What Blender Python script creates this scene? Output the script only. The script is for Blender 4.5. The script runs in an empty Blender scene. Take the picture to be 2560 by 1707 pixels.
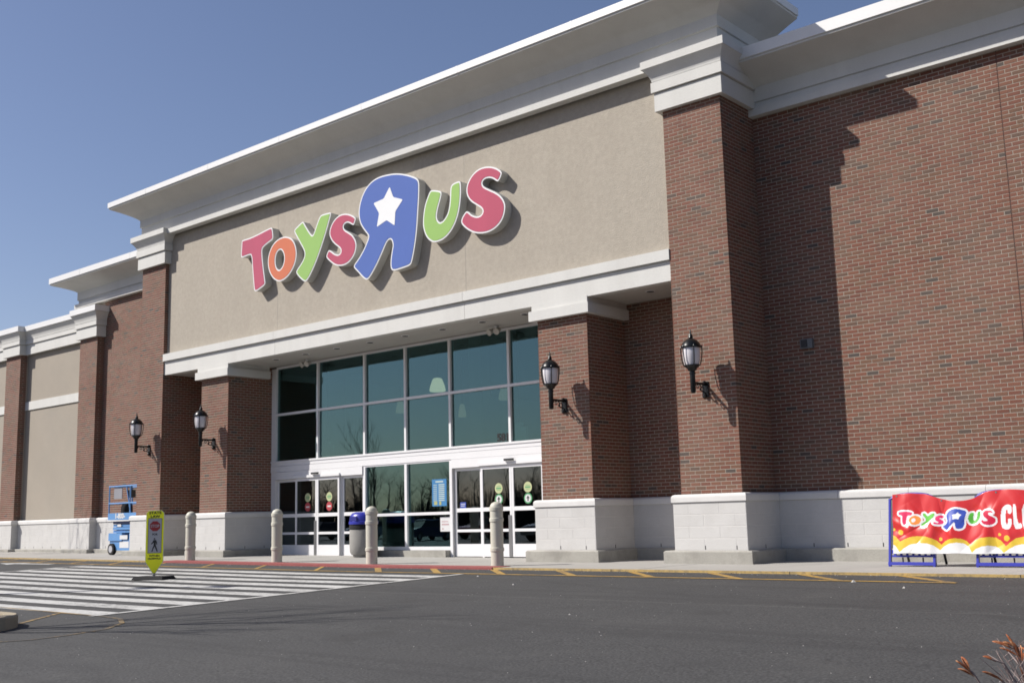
import bpy, bmesh, math, random
import numpy as np
from mathutils import Vector, Matrix
from mathutils.geometry import tessellate_polygon
random.seed(7)
R = math.radians
scene = bpy.context.scene

# ------------------------------------------------------------------ camera
cd = bpy.data.cameras.new('camera')
cd.sensor_width = 36.0
cd.lens = 36.0 * 2736.44 / 2560.0
cd.clip_start = 0.05
cd.clip_end = 3000.0
cam = bpy.data.objects.new('camera', cd)
scene.collection.objects.link(cam)
CR = Matrix(((0.75549894, 0.65466901, -0.02509657), (0.12260102, -0.10364611, 0.98702911), (-0.64357621, 0.74877632, 0.15856762)))
CAM = Vector((9.304, -16.716, 0.807))
m = Matrix((CR[0], CR[1], -Vector(CR[2]))).transposed().to_4x4()
m.translation = CAM
cam.matrix_world = m
scene.camera = cam

# ------------------------------------------------------------------ sky, sun, exposure
SUN = Vector((-1.19, -1.0, 1.36)).normalized()          # towards the sun
world = bpy.data.worlds.new('World')
scene.world = world
world.use_nodes = True
wn = world.node_tree
sky = wn.nodes.new('ShaderNodeTexSky')
sky.sky_type = 'NISHITA'
sky.sun_disc = False
sky.sun_elevation = math.asin(SUN.z)
sky.sun_rotation = math.atan2(SUN.x, SUN.y)
sky.air_density = 1.0
sky.dust_density = 0.8
sky.ozone_density = 5.0
sky.altitude = 0
bg = wn.nodes['Background']
wb = wn.nodes.new('ShaderNodeVectorMath')              # the camera's white balance on the sky
wb.operation = 'MULTIPLY'
wb.inputs[1].default_value = (1.20, .985, .945)
wn.links.new(sky.outputs[0], wb.inputs[0])
wn.links.new(wb.outputs[0], bg.inputs[0])
bg.inputs[1].default_value = 0.083
sl = bpy.data.lights.new('sun', 'SUN')
sl.energy = 5.0
sl.angle = R(0.53)
sl.color = (1.0, 0.95, 0.88)
so = bpy.data.objects.new('sun', sl)
scene.collection.objects.link(so)
so.rotation_euler = (-SUN).to_track_quat('-Z', 'Y').to_euler()
so.location = (-30, -30, 40)
vs = scene.view_settings
vs.view_transform = 'Standard'
vs.look = 'None'
vs.exposure = 0.45
vs.gamma = 1.0
vs.use_curve_mapping = False

# ------------------------------------------------------------------ materials
scene.cycles.filter_width = 1.7
MATS = {}
ALB = .74                                               # exposed for a bright facade: albedos sit a little lower
def nmat(name):
    mt = bpy.data.materials.new(name)
    mt.use_nodes = True
    nt = mt.node_tree
    return mt, nt, nt.nodes['Principled BSDF']
def N(nt, t, **kw):
    n = nt.nodes.new(t)
    for k, v in kw.items():
        if k.startswith('i_'):
            key = k[2:]
            key = int(key) if key.isdigit() else key
            n.inputs[key].default_value = v
        else:
            setattr(n, k, v)
    return n
def ramp(nt, stops, interp='LINEAR'):
    r = nt.nodes.new('ShaderNodeValToRGB')
    r.color_ramp.interpolation = interp
    els = r.color_ramp.elements
    while len(els) < len(stops):
        els.new(0.5)
    for e, (p, c) in zip(els, stops):
        e.position = p
        e.color = (*c, 1) if len(c) == 3 else c
    return r
def mat(name, col, rough=0.6, var=0.12, scale=3.0, fine=60.0, fvar=0.06, bump=0.0, bscale=120.0, metal=0.0, coat=0.0, stretch=(1, 1, 1), dirt=None):
    """principled base with a broad and a fine colour variation and an optional relief"""
    if name in MATS:
        return MATS[name]
    mt, nt, p = nmat(name)
    L = nt.links.new
    geo = N(nt, 'ShaderNodeTexCoord')
    mp = N(nt, 'ShaderNodeMapping')
    mp.inputs['Scale'].default_value = stretch
    gp = N(nt, 'ShaderNodeNewGeometry')
    L(gp.outputs['Position'], mp.inputs['Vector'])
    n1 = N(nt, 'ShaderNodeTexNoise', i_Scale=scale, i_Detail=5.0, i_Roughness=0.6)
    n2 = N(nt, 'ShaderNodeTexNoise', i_Scale=fine, i_Detail=3.0)
    L(mp.outputs[0], n1.inputs['Vector']); L(gp.outputs['Position'], n2.inputs['Vector'])
    a = N(nt, 'ShaderNodeMath', operation='MULTIPLY_ADD', i_1=var * 2.4, i_2=1.0 - var * 1.2)
    b = N(nt, 'ShaderNodeMath', operation='MULTIPLY_ADD', i_1=fvar * 2.4, i_2=1.0 - fvar * 1.2)
    L(n1.outputs[0], a.inputs[0]); L(n2.outputs[0], b.inputs[0])
    c = N(nt, 'ShaderNodeMath', operation='MULTIPLY')
    L(a.outputs[0], c.inputs[0]); L(b.outputs[0], c.inputs[1])
    mx = N(nt, 'ShaderNodeVectorMath', operation='SCALE')
    mx.inputs[0].default_value = [v * ALB for v in col]
    L(c.outputs[0], mx.inputs['Scale'])
    out = mx.outputs[0]
    if dirt:
        dcol, lo, hi, dsc, amt = dirt
        n3 = N(nt, 'ShaderNodeTexNoise', i_Scale=dsc, i_Detail=6.0, i_Roughness=0.65)
        L(mp.outputs[0], n3.inputs['Vector'])
        r = ramp(nt, [(lo, (0, 0, 0)), (hi, (amt, amt, amt))])
        L(n3.outputs[0], r.inputs[0])
        mm = N(nt, 'ShaderNodeMixRGB')
        mm.inputs[2].default_value = (*[v * ALB for v in dcol], 1)
        L(r.outputs[0], mm.inputs[0]); L(out, mm.inputs[1])
        out = mm.outputs[0]
    L(out, p.inputs['Base Color'])
    p.inputs['Roughness'].default_value = rough
    p.inputs['Metallic'].default_value = metal
    p.inputs['Coat Weight'].default_value = coat
    if bump:
        nb = N(nt, 'ShaderNodeTexNoise', i_Scale=bscale, i_Detail=4.0)
        L(gp.outputs['Position'], nb.inputs['Vector'])
        bm_ = N(nt, 'ShaderNodeBump', i_Strength=bump, i_Distance=0.01)
        L(nb.outputs[0], bm_.inputs['Height']); L(bm_.outputs[0], p.inputs['Normal'])
    MATS[name] = mt
    return mt

# brick: colour per brick from a face attribute (joined bricks) or the object's random number (single bricks)
def brick_mat():
    mt, nt, p = nmat('fired_brick')
    L = nt.links.new
    at = N(nt, 'ShaderNodeAttribute', attribute_name='rnd')
    oi = N(nt, 'ShaderNodeObjectInfo')
    ad = N(nt, 'ShaderNodeMath', operation='ADD')
    fr = N(nt, 'ShaderNodeMath', operation='FRACT')
    L(at.outputs['Fac'], ad.inputs[0]); L(oi.outputs['Random'], ad.inputs[1]); L(ad.outputs[0], fr.inputs[0])
    r = ramp(nt, [(0.0, (.168, .060, .037)), (.2, (.206, .073, .045)), (.45, (.224, .088, .052)), (.62, (.196, .084, .050)), (.80, (.184, .090, .052)), (.90, (.152, .080, .050)), (.972, (.126, .074, .052)), (.980, (.090, .067, .054)), (1.0, (.078, .062, .054))])
    L(fr.outputs[0], r.inputs[0])
    gp = N(nt, 'ShaderNodeNewGeometry')
    n1 = N(nt, 'ShaderNodeTexNoise', i_Scale=9.0, i_Detail=4.0, i_Roughness=.6)
    L(gp.outputs['Position'], n1.inputs['Vector'])
    r2 = ramp(nt, [(.55, (0, 0, 0)), (.74, (.6, .6, .6))])
    L(n1.outputs[0], r2.inputs[0])
    mx = N(nt, 'ShaderNodeMixRGB')
    mx.inputs[2].default_value = (.10, .062, .048, 1)
    L(r2.outputs[0], mx.inputs[0]); L(r.outputs[0], mx.inputs[1])
    n2 = N(nt, 'ShaderNodeTexNoise', i_Scale=.9, i_Detail=3.0)
    L(gp.outputs['Position'], n2.inputs['Vector'])
    r3 = ramp(nt, [(.40, (0, 0, 0)), (.74, (.26, .26, .26))])
    L(n2.outputs[0], r3.inputs[0])
    m2 = N(nt, 'ShaderNodeMixRGB')
    m2.inputs[2].default_value = (.30, .205, .16, 1)
    L(r3.outputs[0], m2.inputs[0]); L(mx.outputs[0], m2.inputs[1])
    sc_ = N(nt, 'ShaderNodeVectorMath', operation='SCALE', i_Scale=ALB)
    L(m2.outputs[0], sc_.inputs[0]); L(sc_.outputs[0], p.inputs['Base Color'])
    p.inputs['Roughness'].default_value = .85
    nb = N(nt, 'ShaderNodeTexNoise', i_Scale=160.0, i_Detail=3.0)
    L(gp.outputs['Position'], nb.inputs['Vector'])
    b = N(nt, 'ShaderNodeBump', i_Strength=.35, i_Distance=.006)
    L(nb.outputs[0], b.inputs['Height']); L(b.outputs[0], p.inputs['Normal'])
    return mt
def asphalt_mat():
    mt, nt, p = nmat('asphalt')
    L = nt.links.new
    gp = N(nt, 'ShaderNodeNewGeometry')
    n1 = N(nt, 'ShaderNodeTexNoise', i_Scale=.35, i_Detail=6.0, i_Roughness=.6)
    n2 = N(nt, 'ShaderNodeTexNoise', i_Scale=48.0, i_Detail=3.0)
    n3 = N(nt, 'ShaderNodeTexVoronoi', i_Scale=24.0)
    for n in (n1, n2, n3):
        L(gp.outputs['Position'], n.inputs['Vector'])
    base = ramp(nt, [(.3, (.056, .056, .058)), (.7, (.072, .071, .071))])
    L(n1.outputs[0], base.inputs[0])
    sp = ramp(nt, [(.36, (.55, .55, .55)), (.66, (1.5, 1.5, 1.5))])
    L(n2.outputs[0], sp.inputs[0])
    mu = N(nt, 'ShaderNodeMixRGB', blend_type='MULTIPLY')
    mu.inputs[0].default_value = 1.0
    L(base.outputs[0], mu.inputs[1]); L(sp.outputs[0], mu.inputs[2])
    # pale stones in the surface
    st = ramp(nt, [(.0, (.9, .9, .9)), (.13, (.0, .0, .0))])
    L(n3.outputs['Distance'], st.inputs[0])
    mx = N(nt, 'ShaderNodeMixRGB')
    mx.inputs[2].default_value = (.22, .215, .205, 1)
    L(st.outputs[0], mx.inputs[0]); L(mu.outputs[0], mx.inputs[1])
    # long sealed streaks and tyre tracks, bending gently across the lot
    mp = N(nt, 'ShaderNodeMapping')
    mp.inputs['Rotation'].default_value = (0, 0, R(-18))
    mp.inputs['Scale'].default_value = (.035, .62, 0)
    L(gp.outputs['Position'], mp.inputs['Vector'])
    n4 = N(nt, 'ShaderNodeTexNoise', i_Scale=2.0, i_Detail=4.0, i_Distortion=.4)
    L(mp.outputs[0], n4.inputs['Vector'])
    tr = ramp(nt, [(.50, (0, 0, 0)), (.57, (.45, .45, .45)), (.63, (0, 0, 0))])
    L(n4.outputs[0], tr.inputs[0])
    m2 = N(nt, 'ShaderNodeMixRGB')
    m2.inputs[2].default_value = (.040, .039, .040, 1)
    L(tr.outputs[0], m2.inputs[0]); L(mx.outputs[0], m2.inputs[1])
    # two old tyre tracks, a pale paving seam and hairline cracks, each with a course of its own
    xyz = N(nt, 'ShaderNodeSeparateXYZ')
    L(gp.outputs['Position'], xyz.inputs[0])
    wob = N(nt, 'ShaderNodeTexNoise', i_Scale=.5, i_Detail=3.0)
    brk = N(nt, 'ShaderNodeTexNoise', i_Scale=3.5, i_Detail=5.0)
    L(gp.outputs['Position'], wob.inputs['Vector']); L(gp.outputs['Position'], brk.inputs['Vector'])
    cur = m2.outputs[0]
    for ya, yb, w, colr_, amt, wb_ in ((-4.47, -.30, .17, (.036, .035, .036), .75, .5), (-6.05, .0, .016, (.17, .165, .155), 1.6, .25), (-8.6, .02, .16, (.038, .037, .038), .6, .5), (-11.9, -.12, .2, (.038, .037, .038), .6, .8), (-7.0, .35, .14, (.038, .037, .038), .5, .9)):
        s1 = N(nt, 'ShaderNodeMath', operation='MULTIPLY_ADD', i_1=-yb, i_2=-ya)
        L(xyz.outputs[0], s1.inputs[0])
        s2 = N(nt, 'ShaderNodeMath', operation='ADD'); L(s1.outputs[0], s2.inputs[0]); L(xyz.outputs[1], s2.inputs[1])
        s3 = N(nt, 'ShaderNodeMath', operation='MULTIPLY_ADD', i_1=wb_ * 2); L(wob.outputs[0], s3.inputs[0]); L(s2.outputs[0], s3.inputs[2])
        s4 = N(nt, 'ShaderNodeMath', operation='SUBTRACT', i_1=wb_); L(s3.outputs[0], s4.inputs[0])
        s5 = N(nt, 'ShaderNodeMath', operation='ABSOLUTE'); L(s4.outputs[0], s5.inputs[0])
        s6 = N(nt, 'ShaderNodeMapRange', i_1=0.0, i_2=w, i_3=amt, i_4=0.0); L(s5.outputs[0], s6.inputs[0])
        s7 = N(nt, 'ShaderNodeMath', operation='MULTIPLY', use_clamp=True); L(s6.outputs[0], s7.inputs[0]); L(brk.outputs[0], s7.inputs[1])
        mm = N(nt, 'ShaderNodeMixRGB'); mm.inputs[2].default_value = (*colr_, 1)
        L(s7.outputs[0], mm.inputs[0]); L(cur, mm.inputs[1])
        cur = mm.outputs[0]
    vo = N(nt, 'ShaderNodeTexVoronoi', feature='DISTANCE_TO_EDGE', i_Scale=.23)
    dw = N(nt, 'ShaderNodeVectorMath', operation='MULTIPLY_ADD'); dw.inputs[1].default_value = (1.1, 1.1, 0)
    L(brk.outputs['Color'], dw.inputs[0]); L(gp.outputs['Position'], dw.inputs[2]); L(dw.outputs[0], vo.inputs['Vector'])
    ck = ramp(nt, [(.0, (.7, .7, .7)), (.0025, (0, 0, 0))])
    L(vo.outputs['Distance'], ck.inputs[0])
    mk = N(nt, 'ShaderNodeMath', operation='MULTIPLY'); L(ck.outputs[0], mk.inputs[0]); L(wob.outputs[0], mk.inputs[1])
    m3 = N(nt, 'ShaderNodeMixRGB'); m3.inputs[2].default_value = (.03, .03, .03, 1)
    L(mk.outputs[0], m3.inputs[0]); L(cur, m3.inputs[1])
    stn = N(nt, 'ShaderNodeTexNoise', i_Scale=1.25, i_Detail=5.0, i_Roughness=.55)
    L(gp.outputs['Position'], stn.inputs['Vector'])
    sr = ramp(nt, [(.60, (0, 0, 0)), (.72, (.55, .55, .55))])
    L(stn.outputs[0], sr.inputs[0])
    m4 = N(nt, 'ShaderNodeMixRGB'); m4.inputs[2].default_value = (.040, .039, .038, 1)
    L(sr.outputs[0], m4.inputs[0]); L(m3.outputs[0], m4.inputs[1])
    pr = ramp(nt, [(.28, (.35, .35, .35)), (.42, (0, 0, 0))])
    L(stn.outputs[0], pr.inputs[0])
    m5 = N(nt, 'ShaderNodeMixRGB'); m5.inputs[2].default_value = (.098, .096, .093, 1)
    L(pr.outputs[0], m5.inputs[0]); L(m4.outputs[0], m5.inputs[1])
    m2 = m5
    sc_ = N(nt, 'ShaderNodeVectorMath', operation='MULTIPLY')
    sc_.inputs[1].default_value = (ALB * .87, ALB * .875, ALB * .86)
    L(m2.outputs[0], sc_.inputs[0]); L(sc_.outputs[0], p.inputs['Base Color'])
    p.inputs['Roughness'].default_value = .88
    b = N(nt, 'ShaderNodeBump', i_Strength=.5, i_Distance=.006)
    L(n2.outputs[0], b.inputs['Height']); L(b.outputs[0], p.inputs['Normal'])
    return mt
def paint_mat(name, col, worn=.5, lo=.52, hi=.68):
    """road paint worn through to the asphalt in flecks"""
    mt, nt, p = nmat(name)
    L = nt.links.new
    gp = N(nt, 'ShaderNodeNewGeometry')
    n1 = N(nt, 'ShaderNodeTexNoise', i_Scale=14.0, i_Detail=8.0, i_Roughness=.75)
    n2 = N(nt, 'ShaderNodeTexNoise', i_Scale=1.3, i_Detail=4.0)
    for n in (n1, n2):
        L(gp.outputs['Position'], n.inputs['Vector'])
    ad = N(nt, 'ShaderNodeMath', operation='MULTIPLY_ADD', i_1=.45)
    L(n2.outputs[0], ad.inputs[0]); L(n1.outputs[0], ad.inputs[2])
    su = N(nt, 'ShaderNodeMath', operation='SUBTRACT', i_1=.225)
    L(ad.outputs[0], su.inputs[0])
    r = ramp(nt, [(lo, (0, 0, 0)), (hi, (worn, worn, worn))])
    L(su.outputs[0], r.inputs[0])
    mx = N(nt, 'ShaderNodeMixRGB')
    mx.inputs[1].default_value = (*[v * ALB for v in col], 1)
    mx.inputs[2].default_value = (.058, .057, .054, 1)
    L(r.outputs[0], mx.inputs[0])
    L(mx.outputs[0], p.inputs['Base Color'])
    p.inputs['Roughness'].default_value = .7
    return mt
def glass_mat(name, tint, refl, base):
    mt = bpy.data.materials.new(name)
    mt.use_nodes = True
    nt = mt.node_tree
    nt.nodes.remove(nt.nodes['Principled BSDF'])
    L = nt.links.new
    out = nt.nodes['Material Output']
    t = N(nt, 'ShaderNodeBsdfTransparent'); t.inputs[0].default_value = (*tint, 1)
    g = N(nt, 'ShaderNodeBsdfGlossy'); g.inputs['Color'].default_value = (*refl, 1); g.inputs['Roughness'].default_value = .006
    lw = N(nt, 'ShaderNodeLayerWeight', i_Blend=.5)
    f = N(nt, 'ShaderNodeMath', operation='POWER', i_1=4.0)
    L(lw.outputs['Facing'], f.inputs[0])
    gp = N(nt, 'ShaderNodeNewGeometry')
    nb = N(nt, 'ShaderNodeTexNoise', i_Scale=1.1, i_Detail=1.0)
    L(gp.outputs['Position'], nb.inputs['Vector'])
    b = N(nt, 'ShaderNodeBump', i_Strength=.045, i_Distance=.05)
    L(nb.outputs[0], b.inputs['Height']); L(b.outputs[0], g.inputs['Normal'])
    a = N(nt, 'ShaderNodeMath', operation='MULTIPLY_ADD', i_1=1.0, i_2=base, use_clamp=True)
    L(f.outputs[0], a.inputs[0])
    mx = N(nt, 'ShaderNodeMixShader')
    L(a.outputs[0], mx.inputs[0]); L(t.outputs[0], mx.inputs[1]); L(g.outputs[0], mx.inputs[2])
    L(mx.outputs[0], out.inputs[0])
    return mt
def emit_mat(name, col, strength):
    mt, nt, p = nmat(name)
    p.inputs['Base Color'].default_value = (*col, 1)
    p.inputs['Emission Color'].default_value = (*col, 1)
    p.inputs['Emission Strength'].default_value = strength
    return mt

M_BRICK = brick_mat()
M_ASPHALT = asphalt_mat()
M_WHITEPAINT = paint_mat('white_road_paint', (.62, .62, .60), .85, .48, .72)
M_YELLOWPAINT = paint_mat('yellow_road_paint', (.52, .32, .07), .85, .44, .68)
M_YELLOWFADED = paint_mat('faded_yellow_kerb_paint', (.55, .38, .13), .7, .44, .68)
M_YELLOWWORN = paint_mat('worn_yellow_paint', (.48, .31, .09), .95, .36, .56)
M_REDPAINT = mat('red_tactile_paving', (.34, .085, .08), .75, .15, 4, 90, .1, bump=.4, bscale=40)
M_MORTAR = mat('mortar', (.435, .37, .305), .95, .18, .7, 50, .08)
M_STUCCO = mat('tan_stucco', (.472, .424, .353), .95, .05, .8, 13, .13, bump=.8, bscale=45, stretch=(1, 1, .5), dirt=((.40, .355, .29), .45, .75, 1.3, .35))
M_STUCCO2 = mat('greyer_tan_stucco', (.42, .37, .305), .95, .08, .8, 30, .06, bump=.5, bscale=70, dirt=((.36, .33, .28), .45, .75, .6, .45))
M_TRIM = mat('off_white_plaster_trim', (.74, .735, .70), .9, .07, .8, 40, .05, bump=.3, bscale=90, stretch=(2.4, 2.4, .3), dirt=((.56, .545, .51), .50, .82, 1.0, .3))
M_METALWHITE = mat('white_coping_metal', (.90, .90, .89), .45, .05, 1.0, 20, .02)
M_BLOCK = mat('pale_split_block', (.665, .655, .635), .9, .10, 2.2, 70, .08, bump=.35, bscale=60, dirt=((.52, .50, .47), .50, .80, 1.6, .4))
M_BLOCKJOINT = mat('pale_block_joint', (.70, .685, .66), .95)
M_COPE = mat('cast_stone_coping', (.77, .76, .74), .85, .08, 1.5, 60, .05, dirt=((.5, .48, .45), .55, .8, 2.5, .35))
M_FOOT = mat('weathered_concrete_footing', (.43, .415, .37), .95, .22, 2.0, 50, .12, bump=.5, bscale=50, dirt=((.22, .205, .18), .48, .75, 2.4, .6))
M_SLAB = mat('sidewalk_concrete', (.43, .415, .385), .95, .12, .9, 80, .08, bump=.3, bscale=90, dirt=((.27, .255, .235), .52, .78, 1.1, .45))
M_SLABJOINT = mat('sidewalk_joint', (.22, .21, .20), .95)
M_ISLAND = mat('island_kerb_concrete', (.45, .38, .27), .95, .2, 3, 60, .1, dirt=((.22, .19, .14), .5, .75, 3, .6))
M_FRAME = mat('white_painted_aluminium', (.92, .92, .93), .4, .03, 1.5, 20, .02)
M_SOFFIT = mat('soffit_boards', (.62, .595, .55), .8, .06, 1.0, 30, .04)
M_GLASS = glass_mat('tinted_glass', (.50, .62, .60), (.47, .77, .82), .125)
M_GLASSCLEAR = glass_mat('door_glass', (.50, .54, .53), (.60, .70, .78), .12)
M_BLACK = mat('black_gloss_metal', (.008, .009, .010), .32, .1, 5, 40, .05, coat=.15)
MATS['black_gloss_metal'].node_tree.nodes['Principled BSDF'].inputs['Specular IOR Level'].default_value = .28
M_DARK = mat('dark_plastic', (.02, .02, .022), .5)
M_FROST = mat('frosted_lamp_glass', (.80, .77, .80), .25, .05, 5, 30, .02, coat=.3)
M_LETTERCAN = mat('letter_can_white', (.66, .66, .62), .5, .06, 1.5, 30, .03)
M_LETTERRIM = mat('letter_rim_white', (.95, .96, .96), .35, .03)
M_LRED = mat('letter_red_acrylic', (.56, .09, .145), .26, .08, .9, 30, .02, coat=.25, stretch=(2, 1, .3))
M_LORANGE = mat('letter_orange_acrylic', (.74, .20, .075), .26, .06, .9, 30, .02, coat=.25)
M_LGREEN = mat('letter_green_acrylic', (.36, .60, .14), .26, .05, .9, 30, .02, coat=.25)
M_LBLUE = mat('letter_blue_acrylic', (.085, .16, .50), .22, .05, .9, 30, .02, coat=.6)
M_BEIGE = mat('beige_bollard_sleeve', (.63, .615, .52), .55, .06, 3, 60, .05)
M_AGG = mat('exposed_aggregate', (.34, .33, .31), .95, .1, 6, 150, .45, bump=.6, bscale=150)
M_BLUEPLASTIC = mat('blue_plastic', (.032, .04, .40), .35, .06, 4, 40, .03)
M_LIFTBLUE = mat('lift_blue_paint', (.14, .34, .68), .4, .08, 4, 40, .04)
M_LIFTDARK = mat('lift_dark_blue', (.03, .055, .16), .5)
M_WHITE = mat('white_decal', (.78, .78, .78), .5, .03)
M_RUBBER = mat('black_rubber', (.014, .014, .015), .95, .2, 6, 80, .1)
M_STEEL = mat('brushed_steel', (.42, .42, .42), .35, .05, metal=.9)
M_LIME = mat('fluorescent_yellow_green', (1.28, 1.28, .012), .5, .05, 2, 40, .02)
M_SIGNGREY = mat('sign_white_sheeting', (.50, .50, .53), .4, .05)
M_STOPRED = mat('stop_red', (.40, .025, .03), .45, .05)
M_BARK = mat('grey_bark', (.16, .135, .115), .9, .25, 8, 60, .15)
M_TWIG = mat('pale_twig', (.32, .25, .23), .85, .7, 14, 60, .15)
M_LEAF = mat('dry_brown_leaf', (.42, .13, .045), .65, .6, 45, 160, .3, dirt=((.75, .45, .24), .52, .66, 60, .8))
M_WOODS = mat('bare_woodland', (.045, .038, .032), .95, .3, .2, 8, .1)
M_INTWALL = mat('interior_wall', (.55, .53, .47), .9)
M_INTFLOOR = mat('interior_floor', (.20, .19, .18), .5)
M_INTCEIL = mat('interior_ceiling', (.22, .22, .21), .9)
M_INTCOL = mat('interior_column', (.48, .50, .47), .8)
M_LAMPDIM = emit_mat('faint_pendant_glow', (1.0, .84, .58), .13)
M_LAMPGLOW = emit_mat('pendant_glow', (1.0, .82, .55), .8)

# ------------------------------------------------------------------ mesh helpers
COL = scene.collection
class MB:
    def __init__(s):
        s.v, s.f, s.m, s.a = [], [], [], []
    def face(s, pts, mi=0, a=0.0):
        n = len(s.v)
        s.v += [tuple(p) for p in pts]
        s.f.append(tuple(range(n, n + len(pts)))); s.m.append(mi); s.a.append(a)
    def box(s, x0, x1, y0, y1, z0, z1, mi=0, a=0.0, skip=''):
        P = [(x0, y0, z0), (x1, y0, z0), (x1, y1, z0), (x0, y1, z0), (x0, y0, z1), (x1, y0, z1), (x1, y1, z1), (x0, y1, z1)]
        s.hexa(P, mi, a)
        return s
    def hexa(s, P, mi=0, a=0.0):
        n = len(s.v)
        s.v += [tuple(p) for p in P]
        for q in ((3, 2, 1, 0), (4, 5, 6, 7), (0, 1, 5, 4), (1, 2, 6, 5), (2, 3, 7, 6), (3, 0, 4, 7)):
            s.f.append(tuple(n + i for i in q)); s.m.append(mi); s.a.append(a)
        return s
    def tube(s, p0, p1, r0, r1=None, n=8, mi=0, caps=True):
        r1 = r0 if r1 is None else r1
        p0, p1 = Vector(p0), Vector(p1)
        d = (p1 - p0).normalized()
        u = d.orthogonal().normalized()
        w = d.cross(u)
        b = len(s.v)
        for p, r in ((p0, r0), (p1, r1)):
            for k in range(n):
                t = 2 * math.pi * k / n
                s.v.append(tuple(p + (u * math.cos(t) + w * math.sin(t)) * r))
        for k in range(n):
            j = (k + 1) % n
            s.f.append((b + k, b + j, b + n + j, b + n + k)); s.m.append(mi); s.a.append(0.0)
        if caps:
            s.f.append(tuple(b + k for k in reversed(range(n)))); s.m.append(mi); s.a.append(0.0)
            s.f.append(tuple(b + n + k for k in range(n))); s.m.append(mi); s.a.append(0.0)
        return s
    def path(s, pts, r, n=6, mi=0):
        for a, b in zip(pts[:-1], pts[1:]):
            s.tube(a, b, r, r, n, mi)
        return s
    def lathe(s, prof, c=(0, 0, 0), n=24, mi=0):
        b = len(s.v)
        for r, z in prof:
            for k in range(n):
                t = 2 * math.pi * k / n
                s.v.append((c[0] + r * math.cos(t), c[1] + r * math.sin(t), c[2] + z))
        for i in range(len(prof) - 1):
            for k in range(n):
                j = (k + 1) % n
                s.f.append((b + i * n + k, b + i * n + j, b + (i + 1) * n + j, b + (i + 1) * n + k)); s.m.append(mi); s.a.append(0.0)
        s.f.append(tuple(b + k for k in reversed(range(n)))); s.m.append(mi); s.a.append(0.0)
        e = b + (len(prof) - 1) * n
        s.f.append(tuple(e + k for k in range(n))); s.m.append(mi); s.a.append(0.0)
        return s
    def sphere(s, c, r, n=10, k=6, mi=0, sz=1.0):
        return s.lathe([(max(1e-4, r * math.cos(t)), r * sz * math.sin(t)) for t in [(-.5 + i / k) * math.pi for i in range(k + 1)]], c, n, mi)
    def extrude(s, poly, holes, y0, y1, mi=0, front=True, back=False):
        """outline in (x, z) drawn out along y, from the front y0 to the back y1"""
        loops = [poly] + list(holes)
        flat = [p for l in loops for p in l]
        tris = tessellate_polygon([[Vector((p[0], p[1], 0)) for p in l] for l in loops])
        b = len(s.v)
        s.v += [(p[0], y0, p[1]) for p in flat]
        if front:
            for t in tris:
                A, B, C = [Vector(flat[i]) for i in t]
                if (B - A).cross(C - A) < 0:
                    t = (t[0], t[2], t[1])
                s.f.append(tuple(b + i for i in t)); s.m.append(mi); s.a.append(0.0)
        if y1 is not None:
            o = len(s.v)
            s.v += [(p[0], y1, p[1]) for p in flat]
            if back:
                for t in tris:
                    s.f.append(tuple(o + i for i in t)); s.m.append(mi); s.a.append(0.0)
            k = 0
            for l in loops:
                n = len(l)
                for i in range(n):
                    j = (i + 1) % n
                    s.f.append((b + k + i, b + k + j, o + k + j, o + k + i)); s.m.append(mi); s.a.append(0.0)
                k += n
        return s
    def sweep(s, pts, prof, mi=0, caps=True, t=None):
        """profile (offset to the outside, z) drawn along a plan line; the outside is the right-hand side"""
        O = mitre(pts)
        rings = []
        for p, q in zip(pts, O):
            rings.append([(p[0] + o * q[0], p[1] + o * q[1], z) for o, z in prof])
        b = len(s.v)
        k = len(prof)
        for r in rings:
            s.v += r
        for i in range(len(rings) - 1):
            for j in range(k - 1):
                s.f.append((b + i * k + j, b + (i + 1) * k + j, b + (i + 1) * k + j + 1, b + i * k + j + 1)); s.m.append(mi); s.a.append(0.0)
        if caps:
            s.f.append(tuple(b + j for j in range(k))); s.m.append(mi); s.a.append(0.0)
            s.f.append(tuple(b + (len(rings) - 1) * k + j for j in reversed(range(k)))); s.m.append(mi); s.a.append(0.0)
        return s
    def mesh(s, name, mats, attr=False, smooth=False):
        me = bpy.data.meshes.new(name)
        me.from_pydata(s.v, [], s.f)
        mats = mats if isinstance(mats, (list, tuple)) else [mats]
        for mt in mats:
            me.materials.append(mt)
        if len(mats) > 1:
            me.polygons.foreach_set('material_index', s.m)
        if attr:
            at = me.attributes.new('rnd', 'FLOAT', 'FACE')
            at.data.foreach_set('value', s.a)
        if smooth:
            me.polygons.foreach_set('use_smooth', [True] * len(me.polygons))
            me.set_sharp_from_angle(angle=R(38))
        me.update()
        return me
    def build(s, name, mats, parent=None, attr=False, smooth=False, loc=None):
        return link(name, s.mesh(name, mats, attr, smooth), parent, loc)
def mitre(pts):
    ns = []
    for a, b in zip(pts[:-1], pts[1:]):
        d = Vector((b[0] - a[0], b[1] - a[1])).normalized()
        ns.append(Vector((d.y, -d.x)))
    out = [ns[0]]
    for n1, n2 in zip(ns[:-1], ns[1:]):
        out.append((n1 + n2) / (1 + n1.dot(n2)))
    out.append(ns[-1])
    return out
def link(name, me, parent=None, loc=None, rz=0.0):
    o = bpy.data.objects.new(name, me)
    COL.objects.link(o)
    if parent is not None:
        o.parent = parent
    if loc is not None:
        o.location = loc
    if rz:
        o.rotation_euler = (0, 0, rz)
    return o
def tag(o, label=None, cat=None, group=None, kind=None):
    if label: o['label'] = label
    if cat: o['category'] = cat
    if group: o['group'] = group
    if kind: o['kind'] = kind
    return o
def thing(name, label, cat, loc=(0, 0, 0), rz=0.0, group=None):
    o = link(name, None, None, loc, rz)
    o.empty_display_size = .2
    return tag(o, label, cat, group)
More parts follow.
